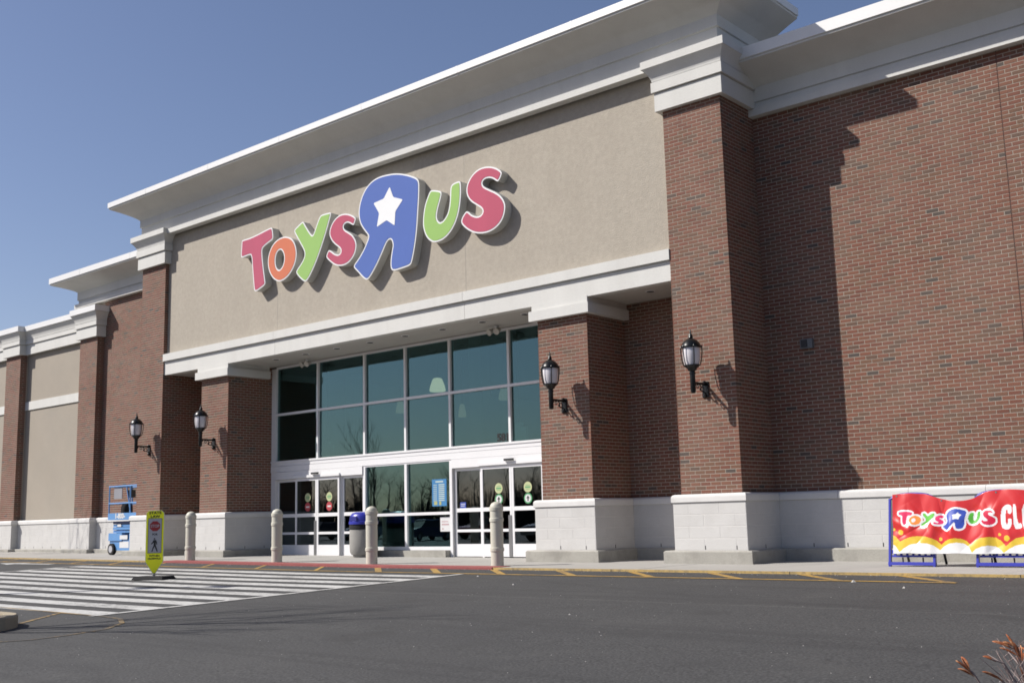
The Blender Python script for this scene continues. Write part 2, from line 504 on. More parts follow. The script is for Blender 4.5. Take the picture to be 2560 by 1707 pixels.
def struct(o):
    o['kind'] = 'structure'
    return o
def copy_tree(o, parent=None):
    c = o.copy()
    COL.objects.link(c)
    c.parent = parent
    for ch in list(o.children):
        copy_tree(ch, c)
    return c
def chaikin(p, it=2):
    for _ in range(it):
        q = []
        for i in range(len(p)):
            a, b = p[i], p[(i + 1) % len(p)]
            q += [(a[0] * .75 + b[0] * .25, a[1] * .75 + b[1] * .25), (a[0] * .25 + b[0] * .75, a[1] * .25 + b[1] * .75)]
        p = q
    return p
def area(p):
    return sum(p[i][0] * p[(i + 1) % len(p)][1] - p[(i + 1) % len(p)][0] * p[i][1] for i in range(len(p))) / 2
def inset(p, d):
    """move a closed outline inwards by d (outwards when d < 0)"""
    s = 1 if area(p) > 0 else -1
    out = []
    n = len(p)
    for i in range(n):
        a, b, c = Vector(p[i - 1]), Vector(p[i]), Vector(p[(i + 1) % n])
        e1, e2 = (b - a), (c - b)
        if e1.length < 1e-6 or e2.length < 1e-6:
            out.append(tuple(b)); continue
        e1.normalize(); e2.normalize()
        n1, n2 = Vector((-e1.y, e1.x)), Vector((-e2.y, e2.x))
        k = max(.45, 1 + n1.dot(n2))
        q = b + (n1 + n2) / k * d * s
        out.append((q.x, q.y))
    return out
def text_mesh(txt, size, bold=0.0, sx=1.0):
    """flat lettering in the (x, z) plane, centred; returns (verts, faces)"""
    cu = bpy.data.curves.new('lettering', 'FONT')
    cu.body = txt
    cu.size = size
    cu.offset = bold
    cu.align_x = 'CENTER'
    cu.align_y = 'CENTER'
    cu.resolution_u = 4
    ob = bpy.data.objects.new('lettering', cu)
    COL.objects.link(ob)
    bpy.context.view_layer.update()
    me = ob.evaluated_get(bpy.context.evaluated_depsgraph_get()).to_mesh()
    v = [(p.co.x * sx, 0.0, p.co.y) for p in me.vertices]
    f = [tuple(p.vertices) for p in me.polygons]
    ob.evaluated_get(bpy.context.evaluated_depsgraph_get()).to_mesh_clear()
    bpy.data.objects.remove(ob)
    bpy.data.curves.remove(cu)
    return v, f
def lettering(name, txt, size, mt, parent, loc, bold=0.0, sx=1.0):
    v, f = text_mesh(txt, size, bold, sx)
    mb = MB()
    mb.v, mb.f, mb.m, mb.a = v, f, [0] * len(f), [0.0] * len(f)
    return mb.build(name, mt, parent, loc=loc)

# outlines of the sign letters and of the print on the banner, in metres (x, z)
SIGN = {'T': [(-14.219, 8.17), (-13.904, 8.165), (-13.556, 8.2), (-13.262, 8.243), (-13.008, 8.273), (-12.953, 8.244), (-12.922, 8.101), (-12.914, 7.948), (-13.111, 7.894), (-13.328, 7.82), (-13.376, 7.76), (-13.36, 7.559), (-13.305, 7.245), (-13.24, 6.962), (-13.213, 6.822), (-13.406, 6.755), (-13.613, 6.696), (-13.687, 6.731), (-13.73, 7.012), (-13.774, 7.325), (-13.804, 7.591), (-13.839, 7.697), (-13.906, 7.717), (-14.069, 7.707), (-14.246, 7.7), (-14.285, 7.738), (-14.265, 7.952), (-14.257, 8.138)], 'O': [(-12.375, 7.914), (-12.211, 7.861), (-12.072, 7.745), (-11.978, 7.565), (-11.954, 7.384), (-11.997, 7.2), (-12.11, 7.028), (-12.27, 6.893), (-12.478, 6.809), (-12.665, 6.802), (-12.855, 6.885), (-13.0, 7.028), (-13.099, 7.21), (-13.131, 7.397), (-13.094, 7.587), (-12.988, 7.75), (-12.846, 7.86), (-12.657, 7.923), (-12.492, 7.932)], 'O_hole': [(-12.606, 7.628), (-12.511, 7.558), (-12.458, 7.444), (-12.449, 7.323), (-12.494, 7.197), (-12.575, 7.122), (-12.657, 7.098), (-12.753, 7.159), (-12.809, 7.281), (-12.816, 7.417), (-12.782, 7.532), (-12.712, 7.609)], 'Y': [(-12.074, 8.006), (-11.983, 8.063), (-11.733, 8.176), (-11.688, 8.153), (-11.596, 8.024), (-11.461, 7.851), (-11.337, 7.725), (-11.26, 7.841), (-11.151, 8.039), (-11.063, 8.167), (-10.998, 8.2), (-10.823, 8.198), (-10.65, 8.191), (-10.65, 8.141), (-10.736, 7.927), (-10.865, 7.65), (-11.016, 7.361), (-11.212, 7.035), (-11.409, 6.78), (-11.553, 6.644), (-11.642, 6.637), (-11.766, 6.715), (-11.914, 6.841), (-11.977, 6.932), (-11.927, 6.997), (-11.77, 7.117), (-11.658, 7.244), (-11.636, 7.357), (-11.693, 7.469), (-11.842, 7.673), (-11.981, 7.862)], 's': [(-9.746, 7.879), (-9.756, 7.811), (-9.818, 7.711), (-9.859, 7.719), (-9.973, 7.791), (-10.057, 7.821), (-10.161, 7.799), (-10.193, 7.735), (-10.14, 7.654), (-9.995, 7.569), (-9.85, 7.471), (-9.748, 7.325), (-9.717, 7.194), (-9.769, 7.022), (-9.893, 6.891), (-10.058, 6.808), (-10.267, 6.794), (-10.478, 6.844), (-10.648, 6.952), (-10.798, 7.078), (-10.82, 7.139), (-10.756, 7.242), (-10.702, 7.268), (-10.627, 7.226), (-10.499, 7.132), (-10.372, 7.088), (-10.288, 7.115), (-10.277, 7.198), (-10.351, 7.268), (-10.499, 7.366), (-10.627, 7.49), (-10.703, 7.633), (-10.692, 7.76), (-10.607, 7.902), (-10.478, 8.005), (-10.308, 8.064), (-10.098, 8.05), (-9.91, 7.983)], 'R': [(-8.093, 8.568), (-7.845, 8.466), (-7.674, 8.374), (-7.607, 8.287), (-7.605, 8.1), (-7.622, 7.838), (-7.65, 7.597), (-7.679, 7.286), (-7.72, 7.013), (-7.786, 6.727), (-7.863, 6.478), (-7.925, 6.41), (-8.148, 6.387), (-8.474, 6.371), (-8.544, 6.436), (-8.56, 6.546), (-8.546, 6.686), (-8.506, 6.857), (-8.472, 6.976), (-8.504, 7.089), (-8.567, 7.137), (-8.657, 7.109), (-8.748, 6.991), (-8.878, 6.798), (-9.036, 6.591), (-9.194, 6.42), (-9.3, 6.329), (-9.392, 6.316), (-9.511, 6.399), (-9.698, 6.576), (-9.827, 6.69), (-9.792, 6.758), (-9.67, 6.847), (-9.508, 7.002), (-9.374, 7.179), (-9.288, 7.327), (-9.333, 7.391), (-9.479, 7.547), (-9.599, 7.719), (-9.644, 7.932), (-9.624, 8.114), (-9.542, 8.321), (-9.393, 8.512), (-9.178, 8.641), (-8.914, 8.692), (-8.602, 8.676), (-8.346, 8.641)], 'star': [(-8.559, 8.365), (-8.441, 8.094), (-8.127, 7.972), (-8.377, 7.746), (-8.406, 7.42), (-8.669, 7.598), (-9.002, 7.5), (-8.921, 7.813), (-9.111, 8.09), (-8.762, 8.126)], 'U': [(-7.208, 7.996), (-6.96, 7.924), (-6.903, 7.868), (-6.941, 7.746), (-7.027, 7.556), (-7.078, 7.375), (-7.044, 7.265), (-6.964, 7.197), (-6.858, 7.227), (-6.739, 7.341), (-6.677, 7.5), (-6.65, 7.701), (-6.638, 7.922), (-6.574, 7.995), (-6.367, 8.017), (-6.329, 7.966), (-6.328, 7.734), (-6.356, 7.501), (-6.419, 7.276), (-6.514, 7.091), (-6.656, 6.931), (-6.867, 6.808), (-7.101, 6.784), (-7.266, 6.832), (-7.407, 6.971), (-7.487, 7.161), (-7.501, 7.338), (-7.468, 7.56), (-7.417, 7.725), (-7.33, 7.882), (-7.268, 7.974)], 'S': [(-5.139, 7.94), (-5.168, 7.847), (-5.245, 7.756), (-5.288, 7.757), (-5.404, 7.85), (-5.533, 7.896), (-5.664, 7.884), (-5.711, 7.81), (-5.658, 7.723), (-5.497, 7.629), (-5.306, 7.521), (-5.16, 7.398), (-5.08, 7.249), (-5.074, 7.117), (-5.132, 6.948), (-5.264, 6.81), (-5.481, 6.721), (-5.719, 6.717), (-5.96, 6.772), (-6.157, 6.885), (-6.3, 7.014), (-6.343, 7.099), (-6.296, 7.2), (-6.18, 7.303), (-6.114, 7.273), (-6.016, 7.177), (-5.862, 7.112), (-5.752, 7.123), (-5.695, 7.195), (-5.747, 7.281), (-5.877, 7.367), (-6.052, 7.488), (-6.16, 7.647), (-6.167, 7.818), (-6.096, 7.956), (-5.969, 8.08), (-5.767, 8.161), (-5.526, 8.147), (-5.311, 8.071)]}
BANNER = {'T': [(2.833, 0.751), (3.04, 0.742), (3.031, 0.688), (2.962, 0.69), (2.944, 0.636), (2.942, 0.556), (2.891, 0.556), (2.885, 0.646), (2.893, 0.691), (2.825, 0.702)], 'O': [(3.161, 0.616), (3.155, 0.596), (3.141, 0.577), (3.12, 0.563), (3.095, 0.554), (3.067, 0.551), (3.04, 0.555), (3.015, 0.565), (2.997, 0.58), (2.986, 0.599), (2.983, 0.619), (2.989, 0.64), (3.003, 0.659), (3.025, 0.673), (3.05, 0.682), (3.078, 0.685), (3.105, 0.681), (3.129, 0.671), (3.148, 0.656), (3.159, 0.637)], 'O_hole': [(3.082, 0.619), (3.079, 0.609), (3.075, 0.6), (3.068, 0.594), (3.059, 0.589), (3.05, 0.588), (3.041, 0.59), (3.033, 0.594), (3.027, 0.601), (3.024, 0.61), (3.023, 0.62), (3.026, 0.629), (3.03, 0.638), (3.038, 0.645), (3.046, 0.649), (3.055, 0.65), (3.064, 0.649), (3.072, 0.644), (3.078, 0.637), (3.081, 0.628)], 'Y': [(3.171, 0.703), (3.216, 0.725), (3.255, 0.662), (3.314, 0.714), (3.376, 0.712), (3.329, 0.638), (3.263, 0.595), (3.216, 0.521), (3.176, 0.521), (3.152, 0.557), (3.223, 0.596), (3.235, 0.631)], 's': [(3.501, 0.67), (3.476, 0.635), (3.432, 0.645), (3.427, 0.632), (3.486, 0.6), (3.488, 0.569), (3.442, 0.548), (3.367, 0.554), (3.337, 0.576), (3.356, 0.589), (3.404, 0.571), (3.427, 0.584), (3.372, 0.611), (3.366, 0.646), (3.395, 0.677), (3.449, 0.687)], 'R': [(3.68, 0.771), (3.761, 0.756), (3.824, 0.733), (3.81, 0.673), (3.786, 0.604), (3.79, 0.552), (3.763, 0.487), (3.672, 0.484), (3.664, 0.536), (3.655, 0.584), (3.632, 0.571), (3.583, 0.511), (3.545, 0.468), (3.503, 0.49), (3.47, 0.521), (3.516, 0.547), (3.56, 0.59), (3.538, 0.643), (3.538, 0.696), (3.568, 0.739), (3.623, 0.766)], 'star': [(3.707, 0.727), (3.717, 0.696), (3.759, 0.687), (3.722, 0.657), (3.714, 0.618), (3.672, 0.632), (3.619, 0.615), (3.639, 0.654), (3.616, 0.69), (3.673, 0.693)], 'U': [(3.868, 0.706), (3.924, 0.712), (3.911, 0.662), (3.902, 0.61), (3.931, 0.597), (3.955, 0.627), (3.965, 0.687), (3.972, 0.721), (4.017, 0.729), (4.01, 0.66), (3.986, 0.6), (3.949, 0.562), (3.888, 0.546), (3.848, 0.577), (3.837, 0.629), (3.848, 0.672)], 'S': [(4.197, 0.699), (4.156, 0.708), (4.118, 0.701), (4.119, 0.675), (4.184, 0.648), (4.222, 0.613), (4.209, 0.562), (4.148, 0.533), (4.082, 0.534), (4.025, 0.565), (4.02, 0.6), (4.038, 0.612), (4.061, 0.586), (4.112, 0.594), (4.098, 0.624), (4.051, 0.659), (4.051, 0.711), (4.092, 0.74), (4.159, 0.743)], 'C': [(4.295, 0.731), (4.33, 0.798), (4.398, 0.818), (4.444, 0.787), (4.434, 0.685), (4.381, 0.687), (4.385, 0.729), (4.366, 0.746), (4.355, 0.713), (4.353, 0.56), (4.367, 0.534), (4.383, 0.568), (4.383, 0.619), (4.436, 0.618), (4.428, 0.525), (4.399, 0.475), (4.349, 0.469), (4.294, 0.497), (4.288, 0.612)], 'L': [(4.451, 0.816), (4.507, 0.815), (4.503, 0.549), (4.564, 0.553), (4.561, 0.477), (4.451, 0.474)], 'E': [(4.576, 0.817), (4.689, 0.814), (4.683, 0.755), (4.631, 0.757), (4.628, 0.681), (4.672, 0.68), (4.667, 0.622), (4.627, 0.623), (4.624, 0.547), (4.671, 0.547), (4.665, 0.48), (4.569, 0.481)], 'hill_top': [(2.717, 0.414), (2.78, 0.382), (2.843, 0.31), (2.925, 0.35), (3.019, 0.381), (3.129, 0.39), (3.236, 0.379), (3.323, 0.352), (3.391, 0.316), (3.448, 0.264), (3.505, 0.311), (3.578, 0.346), (3.657, 0.356), (3.742, 0.346), (3.808, 0.318), (3.871, 0.258), (3.927, 0.318), (3.998, 0.356), (4.108, 0.369), (4.207, 0.358), (4.277, 0.316), (4.34, 0.24), (4.407, 0.298), (4.476, 0.348), (4.576, 0.368), (4.694, 0.363), (4.769, 0.321)], 'hill_bot': [(2.706, 0.279), (2.769, 0.252), (2.835, 0.154), (2.904, 0.216), (3.0, 0.269), (3.147, 0.291), (3.254, 0.282), (3.341, 0.251), (3.428, 0.185), (3.49, 0.242), (3.572, 0.281), (3.677, 0.295), (3.779, 0.28), (3.843, 0.232), (3.887, 0.151), (3.943, 0.206), (4.03, 0.24), (4.106, 0.25), (4.196, 0.236), (4.258, 0.198), (4.311, 0.147), (4.373, 0.198), (4.467, 0.248), (4.567, 0.268), (4.684, 0.255), (4.757, 0.197)], 'dots': [(2.854, 0.445), (3.439, 0.34), (2.746, 0.486), (4.259, 0.4), (4.357, 0.349)], 'top': [(2.756, 1.003), (2.98, 1.018), (3.243, 0.996), (3.356, 0.952), (3.486, 0.913), (3.59, 0.888), (3.772, 0.881), (3.903, 0.905), (3.992, 0.945), (4.082, 1.003), (4.226, 1.019), (4.4, 1.026), (4.555, 1.016), (4.636, 1.005), (4.753, 0.988)]}
# ================================================================== the ground
KY = -2.2                                              # kerb line
def rise(x):                                            # the site climbs gently towards the far end
    return .006 * min(33.0, max(0.0, -7.0 - x))
def sz(x):                                              # sidewalk level
    return -.052 + rise(x)
def gz(x, y):                                           # asphalt level: it drains away from the store
    return -.082 + .026 * max(-28.0, min(0.0, y - KY)) + rise(x)
mb = MB()
xs = [-900, -150, -40, -34, -28, -22, -16, -11, -7, 0, 10, 25, 150, 900]
ys = [-900, -200, -60, KY - 28, -24, -18, -12, -6, KY, 0, 60, 900]
ix = {}
for j, y in enumerate(ys):
    for i, x in enumerate(xs):
        ix[i, j] = len(mb.v)
        mb.v.append((x, y, gz(x, y) if y <= KY else gz(x, KY) - .02))
for j in range(len(ys) - 1):
    for i in range(len(xs) - 1):
        mb.f.append((ix[i, j], ix[i + 1, j], ix[i + 1, j + 1], ix[i, j + 1])); mb.m.append(0); mb.a.append(0.0)
struct(mb.build('asphalt_ground', M_ASPHALT))

# sidewalk: a bed with separate cast slabs, the kerb as its front stones
walk = MB()
wx = [-42, -34, -28, -22, -16, -11, -7, 12]
for a, b in zip(wx[:-1], wx[1:]):
    walk.hexa([(a, KY + .02, sz(a) - .3), (b, KY + .02, sz(b) - .3), (b, 2.2, sz(b) - .3), (a, 2.2, sz(a) - .3),
               (a, KY + .02, sz(a) - .012), (b, KY + .02, sz(b) - .012), (b, 2.2, sz(b) - .012), (a, 2.2, sz(a) - .012)])
walk = struct(walk.build('sidewalk', M_SLABJOINT))
def slab(name, x0, x1, y0, y1, mt, parent, th=.1, dz=0.0, g=.005):
    b = MB()
    x0 += g; x1 -= g; y0 += g; y1 -= g
    P = [(x0, y0, sz(x0) - th), (x1, y0, sz(x1) - th), (x1, y1, sz(x1) - th), (x0, y1, sz(x0) - th),
         (x0, y0, sz(x0) + dz), (x1, y0, sz(x1) + dz), (x1, y1, sz(x1) + dz), (x0, y1, sz(x0) + dz)]
    b.hexa(P)
    return b.build(name, mt, parent)
RX0, RX1 = -14.4, -3.75                                 # flush red strip at the doors
x = -41.5
k = 0
while x < 11:
    x1 = x + 1.85
    slab('slab', x, x1, KY + .16, -.15, M_SLAB, walk, dz=random.uniform(-.002, .002))
    slab('slab', x, x1, -.15, 1.7, M_SLAB, walk, dz=random.uniform(-.002, .002))
    x = x1
x = -41.5
while x < 11:
    x1 = x + 3.1
    ks = slab('kerb_stone', x, x1, KY, KY + .16, M_SLAB, walk, th=.28, dz=.002)
    e_ = MB()
    e_.hexa([(x + .006, KY - .002, sz(x) - .06), (x1 - .006, KY - .002, sz(x1) - .06), (x1 - .006, KY + .055, sz(x1) - .06), (x + .006, KY + .055, sz(x) - .06),
             (x + .006, KY - .002, sz(x) + .0045), (x1 - .006, KY - .002, sz(x1) + .0045), (x1 - .006, KY + .055, sz(x1) + .0045), (x + .006, KY + .055, sz(x) + .0045)])
    e_.build('kerb_paint', M_YELLOWFADED, ks)
    x = x1
red = MB()
for i in range(18):
    a = RX0 + (RX1 - RX0) * i / 18; b = RX0 + (RX1 - RX0) * (i + 1) / 18
    red.hexa([(a + .002, KY - .02, sz(a) - .09), (b - .002, KY - .02, sz(b) - .09), (b - .002, -1.72, sz(b) - .09), (a + .002, -1.72, sz(a) - .09),
              (a + .002, KY - .02, sz(a) + .008), (b - .002, KY - .02, sz(b) + .008), (b - .002, -1.72, sz(b) + .008), (a + .002, -1.72, sz(a) + .008)])
struct(red.build('red_tactile_strip', M_REDPAINT))

# painted markings, each stroke a sheet just above the asphalt
def stroke(name, p, q, w, mt, parent, lift=.004, n=6):
    b = MB()
    d = Vector((q[0] - p[0], q[1] - p[1]))
    nrm = Vector((-d.y, d.x)).normalized() * w / 2
    for i in range(n):
        a0, a1 = i / n, (i + 1) / n
        P = [Vector(p) + d * a0 - nrm, Vector(p) + d * a1 - nrm, Vector(p) + d * a1 + nrm, Vector(p) + d * a0 + nrm]
        b.face([(c.x, c.y, gz(c.x, c.y) + lift) for c in P])
    return b.build(name, mt, parent)
cw = struct(link('crosswalk', None))
CX0, CX1 = -15.6, -3.55
y = -9.35
while y < -3.3:
    stroke('stripe', (CX0 + .05, y), (CX1 - .1 + .04 * (y + 3), y), .33, M_WHITEPAINT, cw, .004, 10)
    y += .63
stroke('edge_line', (CX0, -9.55), (CX0, -3.2), .12, M_WHITEPAINT, cw, .008)
stroke('edge_line', (CX1 - .26, -9.62), (CX1, -3.2), .12, M_WHITEPAINT, cw, .008)
fl = struct(link('fire_lane_hatching', None))
FY = -3.08
stroke('boundary_line', (-24.0, FY), (4.52, FY), .10, M_YELLOWPAINT, fl, .006, 24)
for xx in (-24.6, -22.7, -20.8, -18.9, -17.1, -15.3, -13.4, -11.45, -9.55, -7.65):
    stroke('diagonal_line', (xx - .68, KY - .02), (xx + .1, FY + .02), .075, M_YELLOWPAINT, fl, .004)
for xx in (-5.75, -4.25, -2.77, -1.31, .14, 1.58, 3.03, 4.47):
    stroke('diagonal_line', (xx - .95, KY - .02), (xx, FY + .02), .12, M_YELLOWPAINT, fl, .004)
ar = MB()
def gq(pts, lift=.005):
    return [(px, py, gz(px, py) + lift) for px, py in pts]
ar.face(gq([(-19.0, -3.55), (-17.4, -3.42), (-17.4, -3.2), (-19.0, -3.33)]))
ar.face(gq([(-19.9, -3.48), (-18.9, -3.75), (-18.9, -3.12)]))
struct(ar.build('direction_arrow', M_WHITEPAINT))

# planting island at the near left, with its yellow outline and the tree that throws the branch shadow
isl = thing('planting_island', 'tan concrete kerbed island at the lower left edge of the lot', 'kerb island', (-4.4, -11.4, gz(-4.4, -11.4)))
ip = [(-4.02 + .75 * math.cos(t), -11.25 + .75 * math.sin(t)) for t in [R(-90 + 15 * k) for k in range(13)]] + [(-9.5, -10.5), (-9.5, -12.0)]
b = MB()
n = len(ip)
inn = inset(ip, .16)
z0, z1 = -.12, .165
b.v = [(p[0] + 4.4, p[1] + 11.4, z) for z in (z0, z1 - .02) for p in ip] + [(p[0] + 4.4, p[1] + 11.4, z1) for p in inset(ip, .02)] + [(p[0] + 4.4, p[1] + 11.4, z1) for p in inn] + [(p[0] + 4.4, p[1] + 11.4, z1 - .07) for p in inn]
for r_ in range(4):
    for i in range(n):
        j = (i + 1) % n
        b.f.append((r_ * n + i, r_ * n + j, (r_ + 1) * n + j, (r_ + 1) * n + i)); b.m.append(0); b.a.append(0.0)
b.build('kerb', M_ISLAND, isl)
b = MB()
b.face([(p[0] + 4.4, p[1] + 11.4, z1 - .055) for p in inset(ip, .15)])
b.build('mulch', mat('brown_mulch', (.13, .09, .06), .95, .3, 6, 60, .3, bump=.8, bscale=40), isl)
op = [(-2.45, -11.65), (-2.1, -11.2), (-2.08, -10.85), (-2.2, -10.3), (-2.6, -9.88), (-3.1, -9.62), (-3.6, -9.55), (-4.9, -9.5), (-6.7, -9.44), (-10, -9.4)]
il = struct(link('island_outline', None))
for p, q in zip(op[:-1], op[1:]):
    stroke('line', p, q, .055, M_YELLOWWORN, il, .005, 2)
stroke('line', (-2.45, -11.65), (-6.5, -13.6), .055, M_YELLOWWORN, il, .005)
stroke('diagonal_line', (-4.73, -9.55), (-3.9, -10.5), .06, M_YELLOWWORN, il, .005)

# ================================================================== the store
store = thing('store_building', 'brick and tan stucco big box store with tall cornice and glazed entrance', 'building')
BB = 1.13                                               # underside of the brickwork
P1L, P1R, P2L, P2R = -19.24, -18.03, -1.21, 0.0
C1L, C1R, C2L, C2R = -16.285, -15.056, -4.468, -3.233
Q0L, Q0R, Q1L, Q1R = -29.9, -28.81, -24.61, -23.51
WY, BY, GY, CY, QY = 1.19, 1.38, 1.58, .116, .96
SOF = 5.02
XE = 8.5                                                # right end of what is built
# --- brickwork
BRICKS = {}                                             # part -> list of bricks
def core(name, x0, x1, y0, y1, z0, z1):
    e = .0035
    o = MB().box(x0 + e, x1 - e, y0 + e, y1, z0, z1).build(name, M_MORTAR, store)
    BRICKS[o.name] = (o, [])
    return o
def laid(part, p, d, length, z0, z1, nrm, phase=0, ext=(0, 0)):
    """courses of running-bond brick on a face: p corner, d along it, nrm outwards"""
    nh = max(1, round(length / .1016))
    mod = length / nh * 2                               # two half bricks
    ch = .0677
    nz = round((z1 - z0) / ch)
    ch = (z1 - z0) / nz
    lst = BRICKS[part.name][1]
    for k in range(nz):
        s = 0.0 if (k + phase) % 2 == 0 else -mod / 2
        while s < length - .02:
            a, b = max(s, 0.0), min(s + mod, length)
            g = .0072
            a2 = a + (g if a > 1e-6 else -ext[0]); b2 = b - (g if b < length - 1e-6 else -ext[1])
            if b2 - a2 > .02:
                lst.append((p, d, nrm, a2, b2, z0 + k * ch + g, z0 + (k + 1) * ch - g, b - a > mod * .97 and a > 1e-6 and b < length - 1e-6))
            s += mod
F_, Rt, Lf = (0, -1), (1, 0), (-1, 0)
XA = (1, 0)
YA = (0, 1)
o = core('brick_pier', P2L, P2R, 0, WY + .1, BB, 8.25)
laid(o, (P2L, 0), XA, P2R - P2L, BB, 8.22, F_); laid(o, (P2R, 0), YA, WY, BB, 8.22, Rt, 1); laid(o, (P2L, 0), YA, BY, BB, SOF, Lf, 1)
o = core('brick_pier', P1L, P1R, 0, WY + .1, BB, 8.25)
laid(o, (P1L, 0), XA, P1R - P1L, BB, 8.22, F_); laid(o, (P1R, 0), YA, .11, SOF + .56, 8.22, Rt, 1); laid(o, (P1R, 0), YA, BY, BB, SOF, Rt, 1)
for a, b_ in ((C1L, C1R), (C2L, C2R)):
    o = core('brick_column', a, b_, CY, GY + .1, BB, SOF)
    laid(o, (a, CY), XA, b_ - a, BB, 4.70, F_); laid(o, (b_, CY), YA, GY - CY + .02, BB, 5.0, Rt, 1); laid(o, (a, CY), YA, GY - CY + .02, BB, 5.0, Lf, 1)
for a, b_ in ((P1R, C1L), (C2R, P2L)):
    o = core('brick_wall', a - .05, b_ + .05, BY, BY + .3, BB, SOF + .02)
    laid(o, (a, BY), XA, b_ - a, BB, 5.0, F_)
o = core('brick_wall', P2R - .02, 4.378, WY, WY + .3, BB, 8.2)
laid(o, (P2R, WY), XA, 4.378 - P2R, BB, 8.12, F_)
o = core('brick_wall', 4.39, XE, WY, WY + .3, BB, 8.2)
laid(o, (4.39, WY), XA, XE - 4.39, BB, 8.12, F_, 1)
o = core('brick_wall', -25.05, P1L + .02, WY, WY + .3, BB, 8.2)
laid(o, (Q1R, WY), XA, P1L - Q1R, BB, 8.12, F_)
for a, b_ in ((Q0L, Q0R), (Q1L, Q1R)):
    o = core('brick_pier', a, b_, QY, WY + .2, BB, 6.95)
    laid(o, (a, QY), XA, b_ - a, BB, 6.94, F_); laid(o, (b_, QY), YA, WY - QY, BB, 6.94, Rt, 1)
# the 300 bricks that show largest are objects of their own, the rest of each wall is joined
def px(p):
    q = CR @ (Vector(p) - CAM)
    return 1280 + 2736.44 * q.x / q.z, 853.5 - 2736.44 * q.y / q.z
cand = []
for key, (o, lst) in BRICKS.items():
    for i, (p, d, nrm, a, b_, z0, z1, full) in enumerate(lst):
        if not full or nrm != F_:
            continue
        A = px((p[0] + d[0] * a, p[1] + d[1] * a, z0)); B = px((p[0] + d[0] * b_, p[1] + d[1] * b_, z1))
        if A[0] < 0 or B[0] > 2560 or A[1] > 1700 or B[1] < 5:
            continue
        cand.append((-(B[0] - A[0]) * (A[1] - B[1]), key, i))
cand.sort()
single = set((k, i) for _, k, i in cand[:300])
proto = {}
PRO = .007
for key, (o, lst) in BRICKS.items():
    b = MB()
    for i, (p, d, nrm, a, b_, z0, z1, full) in enumerate(lst):
        out = random.uniform(-.001, .001)
        if (key, i) in single:
            w, h = round(b_ - a, 4), round(z1 - z0, 4)
            if (w, h) not in proto:
                proto[w, h] = MB().box(-w / 2, w / 2, 0, .02, -h / 2, h / 2).mesh('brick', M_BRICK)
            link('brick', proto[w, h], o, (p[0] + d[0] * (a + b_) / 2, p[1] + out, (z0 + z1) / 2))
            continue
        r_ = random.random()
        e0 = Vector((p[0] + d[0] * a, p[1] + d[1] * a)) + Vector(nrm) * out
        e1 = Vector((p[0] + d[0] * b_, p[1] + d[1] * b_)) + Vector(nrm) * out
        i0, i1 = e0 - Vector(nrm) * .012, e1 - Vector(nrm) * .012
        if nrm == Lf:
            e0, e1, i0, i1 = e1, e0, i1, i0
        F = [(e0.x, e0.y, z0), (e1.x, e1.y, z0), (e1.x, e1.y, z1), (e0.x, e0.y, z1)]
        B = [(i0.x, i0.y, z0), (i1.x, i1.y, z0), (i1.x, i1.y, z1), (i0.x, i0.y, z1)]
        n = len(b.v)
        b.v += F + B
        for q in ((0, 1, 2, 3), (0, 4, 5, 1), (1, 5, 6, 2), (2, 6, 7, 3), (3, 7, 4, 0)):
            b.f.append(tuple(n + t for t in q)); b.m.append(0); b.a.append(r_)
    if b.v:
        tag(b.build('brick_courses', M_BRICK, o, attr=True), kind='stuff')
MB().box(4.3785, 4.3895, WY + .004, WY + .05, BB, 8.1).build('control_joint', mat('sealant', (.10, .055, .045), .8), store)

# --- plinth of pale block under the brickwork, coping on it, footing below
PLAN_L = [(-42, WY), (Q0L, WY), (Q0L, QY), (Q0R, QY), (Q0R, WY), (Q1L, WY), (Q1L, QY), (Q1R, QY), (Q1R, WY), (P1L, WY), (P1L, 0), (P1R, 0), (P1R, BY), (C1L, BY), (C1L, CY), (C1R, CY), (C1R, GY - .1)]
PLAN_R = [(C2L, GY - .1), (C2L, CY), (C2R, CY), (C2R, BY), (P2L, BY), (P2L, 0), (P2R, 0), (P2R, WY), (XE, WY)]
E1, E2 = .108, .259
Z2_, Z1_ = .169, .980
bcache = {}
def block_mesh(w, h):
    w, h = round(w, 2), round(h, 4)
    if (w, h) not in bcache:
        c = .005
        b = MB()
        O = [(-w / 2, 0, -h / 2), (w / 2, 0, -h / 2), (w / 2, 0, h / 2), (-w / 2, 0, h / 2)]
        I = [(-w / 2 + c, -c, -h / 2 + c), (w / 2 - c, -c, -h / 2 + c), (w / 2 - c, -c, h / 2 - c), (-w / 2 + c, -c, h / 2 - c)]
        Bk = [(v[0], .03, v[2]) for v in O]
        b.v = O + I + Bk
        for q in ((4, 5, 6, 7), (0, 1, 5, 4), (1, 2, 6, 5), (2, 3, 7, 6), (3, 0, 4, 7), (1, 0, 8, 9), (2, 1, 9, 10), (3, 2, 10, 11), (0, 3, 11, 8)):
            b.f.append(q); b.m.append(0); b.a.append(0.0)
        bcache[w, h] = b.mesh('block', M_BLOCK)
    return bcache[w, h]
WEEP = MB().box(-.006, .006, -.001, .02, -.03, .035).mesh('weep_hole', M_DARK)
COPE = [(0, 1.128), (.085, 1.128), (.115, 1.118), (.134, 1.095), (.138, 1.07), (.138, .995), (.130, .985), (.05, .985), (0, .985)]
